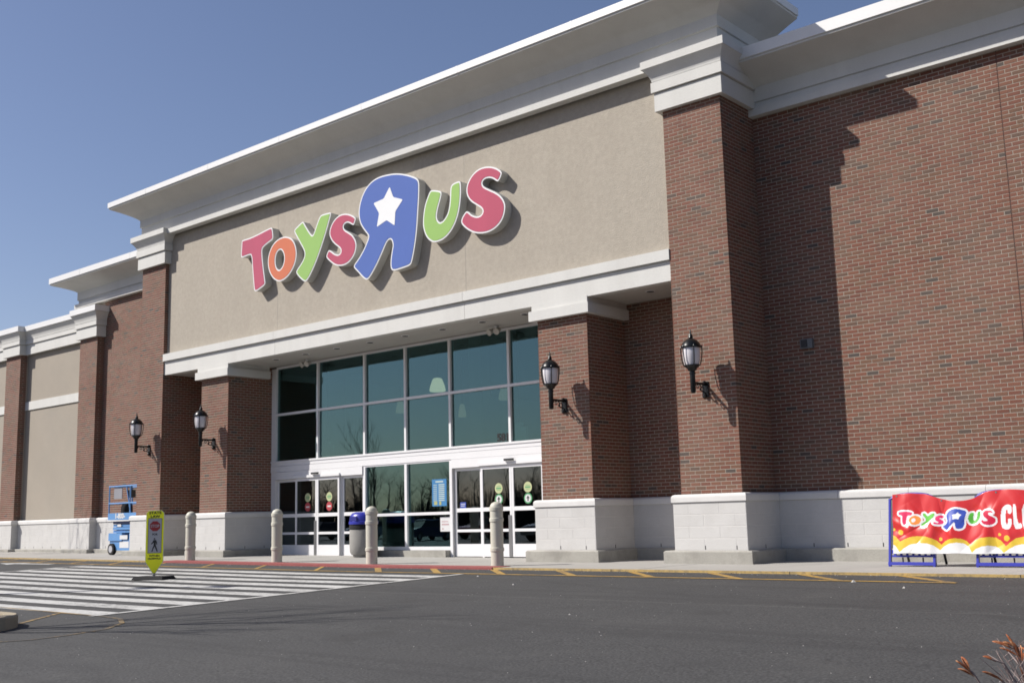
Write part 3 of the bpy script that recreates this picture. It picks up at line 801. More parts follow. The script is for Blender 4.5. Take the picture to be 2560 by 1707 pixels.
for plan in (PLAN_L, PLAN_R):
    pl = MB().sweep(plan, [(E1 + .0028, Z1_ + .003), (E1 + .0028, Z2_ - .05)], caps=False).build('plinth', M_BLOCKJOINT, store)
    MB().sweep(plan, [(0, .166), (.235, .166), (E2, .145), (E2, -.45)], caps=False).build('footing', M_FOOT, store)
    off = [Vector(p) + q * E1 for p, q in zip(plan, mitre(plan))]
    ofc = mitre(plan)
    for si, (a, b_) in enumerate(zip(off[:-1], off[1:])):
        d = b_ - a
        ln = d.length
        mid = (a + b_) / 2
        if ln < .12 or mid.x < -36 or d.normalized().dot(Vector((plan[si + 1][0] - plan[si][0], plan[si + 1][1] - plan[si][1]))) < 0:
            continue
        d.normalize()
        hidden = d.y < -.5                              # left-facing returns are never seen: plain joint colour is enough
        ang = math.atan2(d.y, d.x)
        hh = (Z1_ - Z2_) / 4
        if not hidden:
            for k in range(4):
                s = -.30 if k % 2 else 0.0
                while s < ln - .03:
                    u0, u1 = max(s, 0.0), min(s + .61, ln)
                    if u1 - u0 > .05:
                        c = a + d * (u0 + u1) / 2
                        link('block', block_mesh(u1 - u0 - (.008 if u1 < ln - 1e-4 else .0) - (0 if u0 > 0 else 0), hh - .008), pl, (c.x, c.y, Z2_ + (k + .5) * hh), ang)
                    if k == 0 and 0 < u1 < ln - .05:
                        c = a + d * u1 + Vector((d.y, -d.x)) * .0075
                        link('weep_hole', WEEP, pl, (c.x, c.y, Z2_ + .045), ang)
                    s += .61
        # coping stones along the segment, mitred at its corners
        A0, B0 = Vector(plan[si]), Vector(plan[si + 1])
        L0 = (B0 - A0).length
        nst = max(1, round(L0 / 1.15))
        for k in range(nst):
            t0, t1 = k / nst, (k + 1) / nst
            rings = []
            for t, end in ((t0, 0), (t1, 1)):
                base = A0.lerp(B0, t)
                nn = Vector((d.y, -d.x))
                if t == 0: nn = ofc[si]
                if t == 1: nn = ofc[si + 1]
                sh = Vector((0, 0))
                if 0 < t < 1 or True:
                    sh = d * (.003 if end == 0 else -.003)
                rings.append([(base.x + sh.x + o_ * nn.x, base.y + sh.y + o_ * nn.y, z) for o_, z in COPE])
            b = MB()
            kk = len(COPE)
            b.v = rings[0] + rings[1]
            for j in range(kk - 1):
                b.f.append((j, kk + j, kk + j + 1, j + 1)); b.m.append(0); b.a.append(0.0)
            b.f.append(tuple(range(kk))); b.f.append(tuple(kk + j for j in reversed(range(kk)))); b.m += [0, 0]; b.a += [0.0, 0.0]
            b.build('coping_stone', M_COPE, pl)

# --- stucco fields
for a, b_ in ((P1R, -12.985), (-12.973, -6.42), (-6.408, P2L)):
    MB().box(a + .004, b_ - .004, .115, .25, 5.57, 9.2).build('stucco_panel', M_STUCCO, store)
for x_ in (-12.979, -6.414):
    MB().box(x_ - .0095, x_ + .0095, .1175, .2, 5.57, 9.2).build('panel_joint', mat('pale_sealant', (.44, .40, .34), .8), store)
MB().box(P1R, P2L, .135, 1.5, SOF + .06, 10.1).build('wall_core', M_MORTAR, store)
for a, b_ in ((Q0R, Q1L), (-36, Q0L)):
    MB().box(a, b_, 1.235, 1.45, BB, 6.95).build('stucco_panel', M_STUCCO2, store)
    MB().box(a, b_, 1.195, 1.24, 4.95, 5.245).build('stucco_band', M_TRIM, store)
# --- white belt over the entrance, the soffit behind it
for a, b_ in ((P1R + .003, -12.983), (-12.975, -6.418), (-6.410, P2L - .003)):
    bl = MB().box(a, b_, .04, .25, SOF - .02, 5.375).build('belt_course', M_TRIM, store)
    MB().box(a, b_, -.022, .24, 5.385, 5.585).build('belt_moulding', M_TRIM, bl)
    MB().box(a, b_, .06, .24, 5.37, 5.39).build('belt_groove', M_TRIM, bl)
sf = MB().box(P1R, P2L, .26, 1.75, SOF + .012, SOF + .05).build('soffit', M_SLABJOINT, store)
y = .255
while y < 1.6:
    MB().box(P1R + .01, P2L - .01, y + .003, y + .121, SOF - .004, SOF + .02).build('soffit_board', M_SOFFIT, sf)
    y += .124
# --- capitals
def flare(o0, z0, o1, z1, n=7):
    return [(o0 + (o1 - o0) * (k / n) ** 1.7, z0 + (z1 - z0) * k / n) for k in range(n + 1)]
CAP = [(-.02, 8.205), (.105, 8.205), (.105, 8.545), (.085, 8.55), (.085, 8.572), (.145, 8.572), (.145, 8.765), (.125, 8.77), (.125, 8.785)] + flare(.130, 8.785, .262, 9.02) + [(.275, 9.025), (.275, 9.172), (-.02, 9.175)]
MB().sweep([(P2L, .2), (P2L, 0), (P2R, 0), (P2R, WY + .05)], CAP).build('capital', M_TRIM, store)
MB().sweep([(P1L, WY + .05), (P1L, 0), (P1R, 0), (P1R, .2)], CAP).build('capital', M_TRIM, store)
CAPC = [(-.02, 4.685), (.13, 4.685), (.13, 4.885), (.083, 4.89), (.083, SOF + .002), (-.02, SOF + .002)]
for a, b_ in ((C1L, C1R), (C2L, C2R)):
    MB().sweep([(a, BY - .01), (a, CY), (b_, CY), (b_, BY - .01)], CAPC).build('capital', M_TRIM, store)
# --- cornices
def cornice(name, plan, z, fr1, cv, f0, f1, ov):
    """strip, two-step frieze and cove; the metal fascia is a part of the cornice"""
    prof = [(-.05, z), (.15, z), (.15, z + .135), (.05, z + .16), (.05, fr1), (.085, fr1 + .012), (.085, cv)]
    prof += [(.085 + (ov - .115) * (k / 8), cv + (f0 - cv) * (k / 8) ** .78) for k in range(1, 9)]
    prof += [(ov - .03, f0 + .05), (-.05, f0 + .05)]
    c = MB().sweep(plan, prof).build(name, M_TRIM, store, smooth=True)
    fa = MB().sweep(plan, [(ov - .2, f0 + .045), (ov, f0 + .045), (ov, f1), (-.04, f1 + .04)]).build('fascia', M_METALWHITE, c)
    (xa, ya), (xb, yb) = [(p, q) for p, q in zip(plan[:-1], plan[1:]) if abs(p[1] - q[1]) < 1e-6][0]
    x = xa + 1.3
    while x < xb:                                       # lapped seams of the metal and of the cove boards
        MB().box(x - .05, x, ya - ov - .003, ya - ov + .02, f0 + .043, f1 + .003).build('seam', M_METALWHITE, c)
        x += 3.05
    return c
cornice('cornice', [(P1L, 1.84), (P1L, 0), (P2R, 0), (P2R, 1.84)], 9.012, 9.47, 9.70, 10.05, 10.245, .76)
cornice('cornice', [(P2R - .02, WY), (XE, WY)], 8.06, 8.335, 8.62, 8.90, 9.16, .76)
cornice('cornice', [(-25.12, 3.0), (-25.12, WY), (P1L + .02, WY)], 8.06, 8.335, 8.62, 8.87, 9.10, .76)
LOW = [(-.02, 6.905), (.10, 6.905), (.10, 7.245), (.085, 7.25), (.085, 7.268), (.14, 7.268), (.14, 7.40), (.125, 7.405), (.125, 7.42)] + flare(.135, 7.42, .25, 7.70) + [(-.02, 7.70)]
lp = [(-42, WY), (Q0L, WY), (Q0L, QY), (Q0R, QY), (Q0R, WY), (Q1L, WY), (Q1L, QY), (Q1R, QY), (Q1R, WY)]
c = MB().sweep(lp, LOW).build('cornice', M_TRIM, store)
MB().sweep(lp, [(.1, 7.705), (.275, 7.705), (.275, 7.89), (-.04, 7.91)]).build('fascia', M_METALWHITE, c)

# --- glazed entrance
def bar(x0, x1, z0, z1, y0=1.515, y1=1.66, name='mullion', parent=None, mt=None):
    return MB().box(x0, x1, y0, y1, z0, z1).build(name, mt or M_FRAME, parent or sfr)
sfr = MB().box(-15.05, -4.475, 1.50, 1.67, 2.16, 2.305).build('storefront_frame', M_FRAME, store)
bar(-15.05, -4.475, 2.315, 2.405, 1.508, 1.66, 'transom'); bar(-15.05, -4.475, 2.30, 2.32, 1.53, 1.66, 'transom_groove')
bar(-15.05, -4.475, 2.405, 2.452, 1.49, 1.66, 'sill')
bar(-15.05, -14.86, -.06, 4.96, name='jamb'); bar(-4.66, -4.475, -.06, 4.96, name='jamb')
MU = [-13.12, -11.30, -9.825, -8.33, -6.50]
bar(-14.86, -4.66, 4.945, 5.0, name='head_rail')
for x in MU:
    bar(x - .032, x + .032, 2.452, 4.945)
edges = [-14.86] + [v for x in MU for v in (x - .032, x + .032)] + [-4.66]
def pane(x0, x1, z0, z1, parent, mt=None, y=GY):
    return MB().box(x0, x1, y - .004, y + .004, z0, z1).build('pane', mt or M_GLASS, parent)
for a, b_ in zip(edges[0::2], edges[1::2]):
    bar(a, b_, 3.672, 3.732, name='cross_rail')
    pane(a, b_, 2.452, 3.672, sfr); pane(a, b_, 3.732, 4.945, sfr)
# centre lights
for x in (-11.30, -9.825, -8.33):
    bar(x - .04, x + .04, -.05, 2.16)
for a, b_ in ((-11.26, -9.865), (-9.785, -8.37)):
    bar(a, b_, .915, .98, name='cross_rail'); bar(a, b_, .11, .19, name='bottom_rail'); bar(a, b_, 2.125, 2.16, name='head_rail')
    pane(a, b_, .19, .915, sfr); pane(a, b_, .98, 2.125, sfr)
MB().box(-11.25, -8.38, 1.36, 1.62, -.2, .105).build('footing', M_FOOT, store)
# sliding door sets
def door_leaf(x0, x1, y, name, handle=None):
    s = .055
    d = MB()
    d.box(x0, x0 + s, y - .025, y + .025, -.03, 1.95); d.box(x1 - s, x1, y - .025, y + .025, -.03, 1.95)
    for z0, z1 in ((-.03, .245), (.51, .57), (.957, 1.045), (1.885, 1.95)):
        d.box(x0 + s, x1 - s, y - .024, y + .024, z0, z1)
    o = d.build(name, M_FRAME, store)
    for z0, z1 in ((.245, .51), (.57, .957), (1.045, 1.885)):
        pane(x0 + s, x1 - s, z0, z1, o, M_GLASSCLEAR, y)
    if handle is not None:
        MB().box(handle - .045, handle + .045, y - .034, y - .026, -.02, .86).build('kick_strip', M_STEEL, o)
    return o
def door_set(x0, x1):
    w = (x1 - x0) / 4
    h = MB().box(x0, x1, 1.49, 1.66, 1.955, 2.155).build('door_header', M_FRAME, store)
    MB().box(x0 + w * .95, x1 - w * .95, 1.45, 1.489, 1.965, 2.03).build('slide_track', M_FRAME, h)
    MB().box((x0 + x1) / 2 - .13, (x0 + x1) / 2 + .13, 1.40, 1.449, 2.035, 2.085).build('motion_sensor', M_DARK, h)
    for x in (x0 + w, x1 - w):
        MB().box(x - .035, x + .035, 1.555, 1.66, -.05, 1.955).build('door_post', M_FRAME, h)
    door_leaf(x0 + .02, x0 + w - .04, 1.60, 'side_light'); door_leaf(x1 - w + .04, x1 - .02, 1.60, 'side_light')
    door_leaf(x0 + w + .0, x0 + 2 * w - .004, 1.52, 'sliding_door', x0 + 2 * w - .055); door_leaf(x0 + 2 * w + .004, x1 - w, 1.52, 'sliding_door')
door_set(-14.86, -11.348)
door_set(-8.282, -4.66)
num = lettering('house_number', '581', .235, mat('number_black', (.008, .01, .012), .8), store, (-6.745, 1.568, 2.56), .009, 1.05)
# --- shop interior behind the glass
b = MB()
def inside(name, x0, x1, y0, y1, z0, z1, mt):
    return MB().box(x0, x1, y0, y1, z0, z1).build(name, mt, store)
inside('interior_floor', -22, 1, 1.72, 22, -.25, -.055, M_INTFLOOR)
inside('interior_wall', -22, 1, 22, 22.2, -.05, 6, M_INTWALL)
inside('interior_wall', -22.2, -22, 1.72, 22.2, -.05, 6, M_INTWALL); inside('interior_wall', 1, 1.2, 1.72, 22.2, -.05, 6, M_INTWALL)
inside('interior_ceiling', -22.2, 1.2, 1.76, 22.2, 6, 6.2, M_INTCEIL)
inside('roof', -41, XE, 1.5, 46, 6.98, 7.2, M_INTCEIL)
for x, y_ in ((-12.0, 6.4), (-9.2, 6.4), (-8.3, 9.5), (-6.0, 6.4), (-17.0, 12.0), (-20.5, 9.0)):
    inside('interior_column', x - .25, x + .25, y_, y_ + .35, -.05, 6.0, M_INTCOL)
inside('vestibule_beam', -12.0, -2.0, 6.35, 6.5, 2.75, 2.9, M_INTCOL)
for k, (x, y_) in enumerate(((-13.5, 11.0), (-9.0, 11.5), (-17.5, 13.5), (-5.0, 11.0))):
    inside('display_shelf', x - 1.3, x + 1.3, y_, y_ + .6, -.05, 1.7, mat('shelf_goods', (.30, .22, .18), .8, .8, 6, 20, .5))
# ================================================================== wall sign
FY_ = -.095
sign = thing('store_sign', 'colourful channel letter sign with big blue reversed R and white star', 'sign', (-9.6, .113, 7.4))
def zl(p):
    return [(x + 9.6, z - 7.4) for x, z in p]
def soft(p):
    q = []
    for i in range(len(p)):
        a_, b_ = p[i], p[(i + 1) % len(p)]
        q += [(a_[0] * .93 + b_[0] * .07, a_[1] * .93 + b_[1] * .07), (a_[0] * .07 + b_[0] * .93, a_[1] * .07 + b_[1] * .93)]
    return q
for key, mt, holes in (('T', M_LRED, []), ('O', M_LORANGE, ['O_hole']), ('Y', M_LGREEN, []), ('s', M_LRED, []), ('R', M_LBLUE, []), ('U', M_LGREEN, []), ('S', M_LRED, [])):
    out = chaikin(zl(SIGN[key]), 2)
    hs = [chaikin(zl(SIGN[h]), 2) for h in holes]
    f0 = FY_ - .113
    b = MB()
    b.extrude(out, hs, f0 + .012, 0.0, 0, front=False, back=True)
    b.extrude(out, hs, f0, f0 + .012, 1)
    o = b.build('letter', [M_LETTERCAN, M_LETTERRIM], sign)
    MB().extrude(inset(out, .034), [inset(h, -.034) for h in hs], f0 - .006, f0 + .004).build('letter_face', mt, o)
    if key == 'R':
        MB().extrude(soft(zl(SIGN['star'])), [], f0 - .010, f0 - .003).build('star', M_LETTERRIM, o)

# ================================================================== lanterns on the brick
def lantern(label, xc, yf):
    t = thing('wall_lantern', label, 'wall lamp', (xc, yf - .415, 2.845), group='black carriage lanterns on the brick piers')
    MB().lathe([(.02, 0), (.036, .006), (.046, .03), (.047, .33), (.055, .335), (.055, .36), (.045, .365), (.045, .385)], n=16).build('post', M_BLACK, t, smooth=True)
    MB().lathe([(.045, .38), (.075, .40), (.085, .43), (.128, .465), (.14, .475), (.14, .49), (.05, .492)], n=16).build('cup', M_BLACK, t, smooth=True)
    MB().lathe([(.05, .485), (.122, .487), (.142, .56), (.152, .66), (.152, .73), (.146, .80)], n=20).build('globe', M_FROST, t, smooth=True)
    MB().lathe([(.15, .785), (.176, .79), (.178, .81), (.168, .835), (.148, .875), (.112, .915), (.072, .942), (.045, .955), (.036, .965), (.043, .975), (.036, .99), (.032, 1.02), (.014, 1.045), (.012, 1.06), (.019, 1.072), (.012, 1.09), (.003, 1.125)], n=20).build('cap', M_BLACK, t, smooth=True)
    for k in range(6):
        a = R(15 + 60 * k)
        c, s = math.cos(a), math.sin(a)
        b = MB()
        pts = [(.142, .48), (.162, .53), (.180, .62), (.190, .72), (.190, .80)]
        b.path([(r * c, r * s, z) for r, z in pts], .0095, 6)
        b.sphere((.190 * c, .190 * s, .812), .013, 6, 4)
        b.tube((.15 * c, .15 * s, .812), (.19 * c, .19 * s, .812), .008, .008, 5)
        b.build('rib', M_BLACK, t)
    b = MB().tube((0, .03, .185), (0, .40, .185), .021, .026, 10)
    b.tube((0, .03, .15), (0, .06, .15), .03, .03, 8)
    b.build('arm', M_BLACK, t)
    b = MB()
    sc = [(0, .385 - .20 * u + .05 * math.sin(u * 9), .02 + .14 * u ** 1.5) for u in [k / 12 for k in range(13)]]
    b.path(sc, .011, 6)
    b.path([(0, .30 + .045 * math.cos(R(a)), .095 + .045 * math.sin(R(a))) for a in range(0, 361, 30)], .010, 6)
    b.path([(0, .15 + .03 * math.cos(R(a)), .13 + .03 * math.sin(R(a))) for a in range(0, 361, 30)], .008, 6)
    b.build('scroll', M_BLACK, t)
    b = MB().box(-.06, .06, .395, .414, -.05, .23)
    b.sphere((0, .385, .21), .035, 8, 5).sphere((0, .385, -.02), .035, 8, 5)
    b.build('wall_plate', M_BLACK, t)
    return t
lantern('black wall lantern on the brick pier at the far left, above the blue lift', (P1L + P1R) / 2, 0)
lantern('black wall lantern on the brick column left of the doors', (C1L + C1R) / 2, CY)
lantern('black wall lantern on the brick column right of the doors', (C2L + C2R) / 2, CY)
lantern('largest black wall lantern, on the tall brick pier right of the entrance', (P2L + P2R) / 2, 0)

# ================================================================== soffit lamps and small fixtures
dl = None
ordn = ['at the left end', 'second from the left', 'third from the left', 'fourth from the left', 'fifth from the left', 'sixth from the left', 'seventh from the left', 'eighth from the left']
spots = [-13.69 + 1.21 * k for k in range(8)]
for k, x in enumerate(spots + [-2.07]):
    lab = 'round recessed soffit light over the entrance glass, ' + ordn[k] if k < 8 else 'round recessed soffit light over the narrow bay beside the tall right pier'
    t = thing('recessed_light', lab, 'soffit light', (x, .62, SOF - .004), group='recessed lights in the entrance soffit')
    if dl is None:
        ring = MB().lathe([(.062, -.001), (.066, -.012), (.095, -.010), (.10, -.001)], n=20).mesh('trim_ring', M_FRAME, smooth=True)
        lens = MB().lathe([(.002, -.0155), (.074, -.0155), (.075, -.002)], n=20).mesh('lens', M_DARK)
        dl = True
    link('trim_ring', ring, t); link('lens', lens, t)
for x, lab in ((-13.2, 'twin head emergency flood light under the soffit at the left doors'), (-6.6, 'twin head emergency flood light under the soffit at the right doors')):
    t = thing('flood_light', lab, 'flood light', (x, 1.26, SOF - .004), group='twin flood lights under the soffit')
    MB().lathe([(.06, 0), (.06, -.03), (.03, -.045)], n=14).build('base', M_FRAME, t, smooth=True)
    for s in (-1, 1):
        b = MB().tube((0, 0, -.03), (s * .09, -.03, -.09), .014, .014, 8)
        b.tube((s * .09, -.0, -.085), (s * .11, -.13, -.15), .045, .075, 14)
        b.build('lamp_head', M_SOFFIT, t, smooth=True)
t = thing('wall_box', 'small grey square utility box on the shaded brick right of the pier', 'utility box', (.80, WY, 3.70))
MB().box(-.115, .115, -.07, -.003, -.085, .085).build('housing', mat('dull_grey_box', (.16, .17, .18), .6), t)
MB().box(-.09, .02, -.085, -.07, -.06, .065).build('cover', M_DARK, t)

# posters and stickers on the glass
t = thing('hours_poster', 'blue opening hours poster in the centre window', 'poster', (-8.755, 1.572, 1.42))
MB().box(-.235, .235, -.003, 0, -.31, .31).build('sheet', mat('poster_blue', (.06, .25, .52), .4, .1, 3), t)
b = MB()
for k in range(9):
    b.box(-.02, .17, -.005, -.0035, .17 - k * .045, .195 - k * .045); b.box(-.19, -.07, -.005, -.0035, .172 - k * .045, .188 - k * .045)
b.box(-.12, .13, -.005, -.0035, .235, .27)
b.build('print_lines', mat('poster_pale', (.55, .66, .62), .5), t)
b = MB().box(-.17, -.07, -.005, -.0035, -.28, -.2).box(.0, .06, -.005, -.0035, -.285, -.2)
b.build('print_marks', mat('poster_yellow', (.5, .5, .2), .5), t)
t = thing('paper_notice', 'white paper notice in the lower centre window', 'notice', (-8.58, 1.572, .695))
MB().box(-.155, .155, -.003, 0, -.165, .165).build('sheet', M_WHITE, t)
MB().box(-.11, .12, -.0045, -.0032, -.02, .01).box(-.11, .10, -.0045, -.0032, .05, .07).box(-.10, -.05, -.0045, -.0032, -.12, -.09).build('print_lines', mat('notice_ink', (.55, .35, .37), .6), t)
t = thing('blue_sticker', 'small blue sticker on the side light of the right doors', 'sticker', (-8.02, 1.592, 1.11))
MB().box(-.09, .09, -.003, 0, -.07, .07).build('sheet', mat('sticker_blue', (.05, .09, .42), .4), t)
MB().box(-.07, .07, -.0045, -.0032, .02, .035).box(-.07, .05, -.0045, -.0032, -.02, -.005).build('print_lines', M_WHITE, t)
def disc(r, y0, y1, z, n=20):
    return MB().extrude([(r * math.cos(2 * math.pi * k / n), z + r * math.sin(2 * math.pi * k / n)) for k in range(n)], [], y0, y1)
m_cream, m_dgreen, m_dred = mat('decal_cream', (.58, .62, .34), .5), mat('decal_green', (.10, .38, .16), .5), mat('decal_red', (.5, .06, .07), .5)
for x, y_, ent, lab in ((-13.49, 1.52, 0, 'exit decals on the left leaf of the left sliding doors'), (-12.63, 1.52, 0, 'exit decals on the right leaf of the left sliding doors'), (-6.86, 1.52, 1, 'entry decals on the left leaf of the right sliding doors'), (-6.02, 1.52, 1, 'entry decals on the right leaf of the right sliding doors')):
    t = thing('door_decals', lab, 'door decal', (x, y_ - .005, 1.33), group='round decals on the sliding doors')
    disc(.115, -.003, -.0005, .12).build('caution_decal', m_cream, t)
    MB().box(-.075, .075, -.0045, -.0032, .105, .135).box(-.06, .06, -.0045, -.0032, .155, .165).box(-.06, .06, -.0045, -.0032, .075, .085).build('print_lines', m_dgreen, t)
    disc(.115, -.003, -.0005, -.12).build('direction_decal', m_dgreen if ent else m_dred, t)
    if ent:
        disc(.085, -.0045, -.0032, -.12).build('direction_field', M_WHITE, t)
        MB().extrude([(0, -.06), (.045, -.12), (.015, -.12), (.015, -.18), (-.015, -.18), (-.015, -.12), (-.045, -.12)], [], -.006, -.0046).build('arrow', M_DARK, t)
    else:
        MB().box(-.07, .07, -.0045, -.0032, -.14, -.10).build('direction_bar', M_WHITE, t)

# pendant lamps and a hanging sign seen through the glass
for k, (x, y_, z, r_, lab) in enumerate(((-14.13, 7.0, 4.86, .25, 'large bell shaped pendant lamp glowing behind the upper centre glass'), (-17.9, 9.0, 4.62, .16, 'small glowing pendant lamp deep inside, left of the large bell lamp'), (-11.4, 7.0, 4.36, .19, 'glowing pendant lamp inside behind the upper right glass'), (-15.0, 9.0, 4.25, .13, 'small glowing pendant lamp deep inside, right of the large bell lamp'))):
    t = thing('pendant_lamp', lab, 'pendant lamp', (x, y_, z), group='pendant lamps in the shop')
    MB().lathe([(r_ * .93, -.2), (r_, -.17), (r_ * .92, -.05), (r_ * .62, .16), (r_ * .5, .2), (.05, .22)], n=18).build('shade', M_LAMPGLOW if k == 0 else M_LAMPDIM, t, smooth=True)
    MB().tube((0, 0, .25), (0, 0, 6 - z), .01, .01, 5).build('cord', M_DARK, t)

for x, y_, z, lab in ((-8.34, 4.0, 2.86, 'pale hanging sign box inside the glass above the right doors'), (-15.7, 4.0, 2.86, 'pale hanging sign box inside the glass above the left doors')):
    t = thing('hanging_sign', lab, 'sign box', (x, y_, z), group='pale sign boxes inside the entrance')
    MB().box(-.26, .26, -.04, .04, -.22, .16).build('panel', mat('pale_green_panel', (.70, .85, .78), .6), t)
    MB().box(-.10, .10, -.05, .05, .16, .27).build('top_cap', mat('pale_green_panel', (.70, .85, .78), .6), t)
    MB().tube((0, 0, .27), (0, 0, 6 - z), .012, .012, 5).build('rod', M_DARK, t)

# ================================================================== bollards
for k, (x, lab) in enumerate(((-14.02, 'beige ringed bollard in front of the left brick column'), (-10.66, 'beige ringed bollard before the left sliding doors'), (-7.56, 'beige ringed bollard partly covering the litter bin'), (-4.17, 'beige ringed bollard before the right sliding doors'))):
    t = thing('bollard', lab, 'bollard', (x, -1.6, sz(x) + .004), group='beige bollards before the entrance')
    pr = [(.116, -.03), (.116, .27), (.117, .80), (.117, 1.05)]
    pr += [(.117 * math.cos(R(a)), 1.05 + .10 * math.sin(R(a))) for a in (15, 30, 45, 60, 75, 88)]
    MB().lathe(pr, n=24).build('sleeve', M_BEIGE, t, smooth=True)
    for z in (.30, .83, 1.03):
        MB().lathe([(.116, z - .045), (.128, z - .04), (.130, z), (.128, z + .022), (.117, z + .028)], n=24).build('ring', M_BEIGE, t, smooth=True)

# ================================================================== litter bin
t = thing('litter_bin', 'grey aggregate litter bin with a blue dome lid beside the glass', 'trash can', (-10.72, .98, sz(-10.7) + .002))
MB().lathe([(.24, 0), (.255, .02), (.25, .045), (.29, .06), (.325, .12), (.335, .3), (.335, .62), (.325, .66), (.30, .67)], n=28).build('body', M_AGG, t, smooth=True)
MB().lathe([(.30, .64), (.338, .65), (.345, .70), (.335, .755), (.345, .77), (.30, .78)], n=28).build('liner', M_RUBBER, t, smooth=True)
lid = MB().lathe([(.33, .765), (.352, .77), (.352, .83), (.335, .84), (.33, .90), (.315, .97), (.27, 1.03), (.18, 1.055), (.02, 1.06)], n=28).build('lid', M_BLUEPLASTIC, t, smooth=True)
for a in (0, 90, 180, 270):
    b = MB()
    c, s = math.cos(R(a)), math.sin(R(a))
    P = []
    for r_ in (.30, .337):
        for u, z in ((-.13, .85), (.13, .85), (.11, .95), (-.11, .95)):
            P.append((c * r_ - s * u, s * r_ + c * u, z))
    b.hexa([P[0], P[1], P[5], P[4], P[3], P[2], P[6], P[7]])
    b.build('flap', mat('dark_blue_flap', (.02, .025, .24), .4), lid)

# ================================================================== pedestrian crossing sign
gx, gy = -9.17, -5.5
cs = thing('crossing_sign', 'yellow green pedestrian crossing sign standing on the striped crosswalk', 'road sign', (gx, gy, gz(gx, gy) + .005), math.atan2(.82, .57))
W_, H0, H1 = .152, .30, 1.245
o_ = [(-.02, .115), (.02, .115), (W_, H0 + .02), (W_, H1 - .04), (W_ - .04, H1), (-W_ + .04, H1), (-W_, H1 - .04), (-W_, H0 + .02)]
MB().extrude(o_, [], -.02, .02, back=True).build('panel', M_LIME, cs)
MB().extrude(inset(o_, -.008), [inset(o_, .004)], -.012, .012).build('rim', M_WHITE, cs)
MB().box(-.122, .122, -.023, -.0205, .475, 1.11).build('field_border', M_DARK, cs)
MB().box(-.116, .116, -.025, -.0231, .481, 1.104).build('field', M_SIGNGREY, cs)
oc = [(.098 * math.cos(R(22.5 + 45 * k)), .965 + .098 * math.sin(R(22.5 + 45 * k))) for k in range(8)]
MB().extrude(oc, [], -.027, -.0252).build('stop_octagon', M_STOPRED, cs)
Y0 = -.0285
lettering('lettering', 'STATE', .066, M_DARK, cs, (0, -.0215, 1.208), .003, 1.15)
lettering('lettering', 'LAW', .066, M_DARK, cs, (0, -.0215, 1.14), .003, 1.15)
lettering('lettering', 'STOP', .072, M_SIGNGREY, cs, (0, Y0, .965), .002, .9)
lettering('lettering', 'FOR', .05, M_DARK, cs, (0, -.026, .815), .002)
lettering('lettering', 'WITHIN', .05, M_DARK, cs, (0, -.0215, .425), .002)
lettering('lettering', 'CROSSWALK', .045, M_DARK, cs, (0, -.0215, .375), .002, .85)
ped = MB()
for poly in ([(-.018, .742), (.0, .752), (.012, .738), (.006, .722), (-.014, .722)],
             [(-.022, .712), (.022, .716), (.044, .668), (.044, .63), (.030, .628), (.026, .66), (.02, .668), (.022, .62), (.044, .552), (.06, .505), (.042, .50), (.02, .548), (.0, .598), (-.022, .548), (-.036, .50), (-.054, .508), (-.036, .566), (-.016, .62), (-.018, .668), (-.032, .652), (-.056, .634), (-.064, .648), (-.042, .672)]):
    ped.extrude(poly, [], -.0272, -.0252)
ped.build('walking_figure', M_DARK, cs)
MB().lathe([(.03, .03), (.03, .10), (.018, .11), (.018, .16)], n=10).build('spring_post', M_STEEL, cs, smooth=True)
b = MB()
P = [(-.36, -.19, 0), (.36, -.19, 0), (.36, .19, 0), (-.36, .19, 0), (-.33, -.16, .06), (.33, -.16, .06), (.33, .16, .06), (-.33, .16, .06)]
b.hexa(P)
rb = b.build('rubber_base', M_RUBBER, cs)
rb.rotation_euler = (0, 0, R(-38))

# ================================================================== scissor lift in the recess by the left pier
lx, ly = -19.88, .42
sl_ = thing('scissor_lift', 'blue scissor lift parked against the brick wall left of the entrance', 'scissor lift', (lx, ly, sz(lx) + .004))
MB().box(-.90, .90, -.33, .33, .13, .44).box(-.93, -.2, -.36, .36, .40, .62).box(.2, .93, -.36, .36, .40, .60).build('chassis', M_LIFTBLUE, sl_)
for sx, sy in ((-1, -1), (1, -1), (-1, 1), (1, 1)):
    w = MB().tube((sx * .72, sy * .30, .165), (sx * .72, sy * .40, .165), .165, .165, 20).build('wheel', M_RUBBER, sl_)
    MB().tube((sx * .72, sy * .395, .165), (sx * .72, sy * .408, .165), .10, .10, 16).build('rim', M_SIGNGREY, w)
for k in range(4):
    z = .63 + k * .085
    MB().box(-.83 + .03 * (k % 2), .83 - .03 * ((k + 1) % 2), -.27 - .03 * (k % 2), -.20 - .03 * (k % 2), z, z + .072).box(-.83, .83, .22, .28, z, z + .072).build('scissor_arm', M_LIFTBLUE if k % 2 == 0 or k == 1 else M_LIFTDARK, sl_)
MB().box(-.80, .80, -.19, .19, .62, .96).build('scissor_stack', M_LIFTDARK, sl_)
pf = MB().box(-.95, .95, -.38, .38, 1.02, 1.06).box(-.95, .95, -.385, -.36, 1.0, 1.19).box(-.95, .95, .36, .385, 1.0, 1.19).box(-.955, -.93, -.37, .37, 1.0, 1.19).box(.93, .955, -.37, .37, 1.0, 1.19).build('platform', M_LIFTBLUE, sl_)
for x in (-.93, .22, .93):
    for y_ in (-.365, .365):
        MB().tube((x, y_, 1.18), (x, y_, 1.96), .02, .02, 8).build('rail_post', M_LIFTBLUE, sl_)
for z in (1.47, 1.96):
    b = MB()
    for y_ in (-.365, .365):
        b.tube((-.95, y_, z), (.95, y_, z), .022, .022, 8)
    for x in (-.93, .93):
        b.tube((x, -.365, z), (x, .365, z), .022, .022, 8)
    b.build('guard_rail', M_LIFTBLUE, sl_)
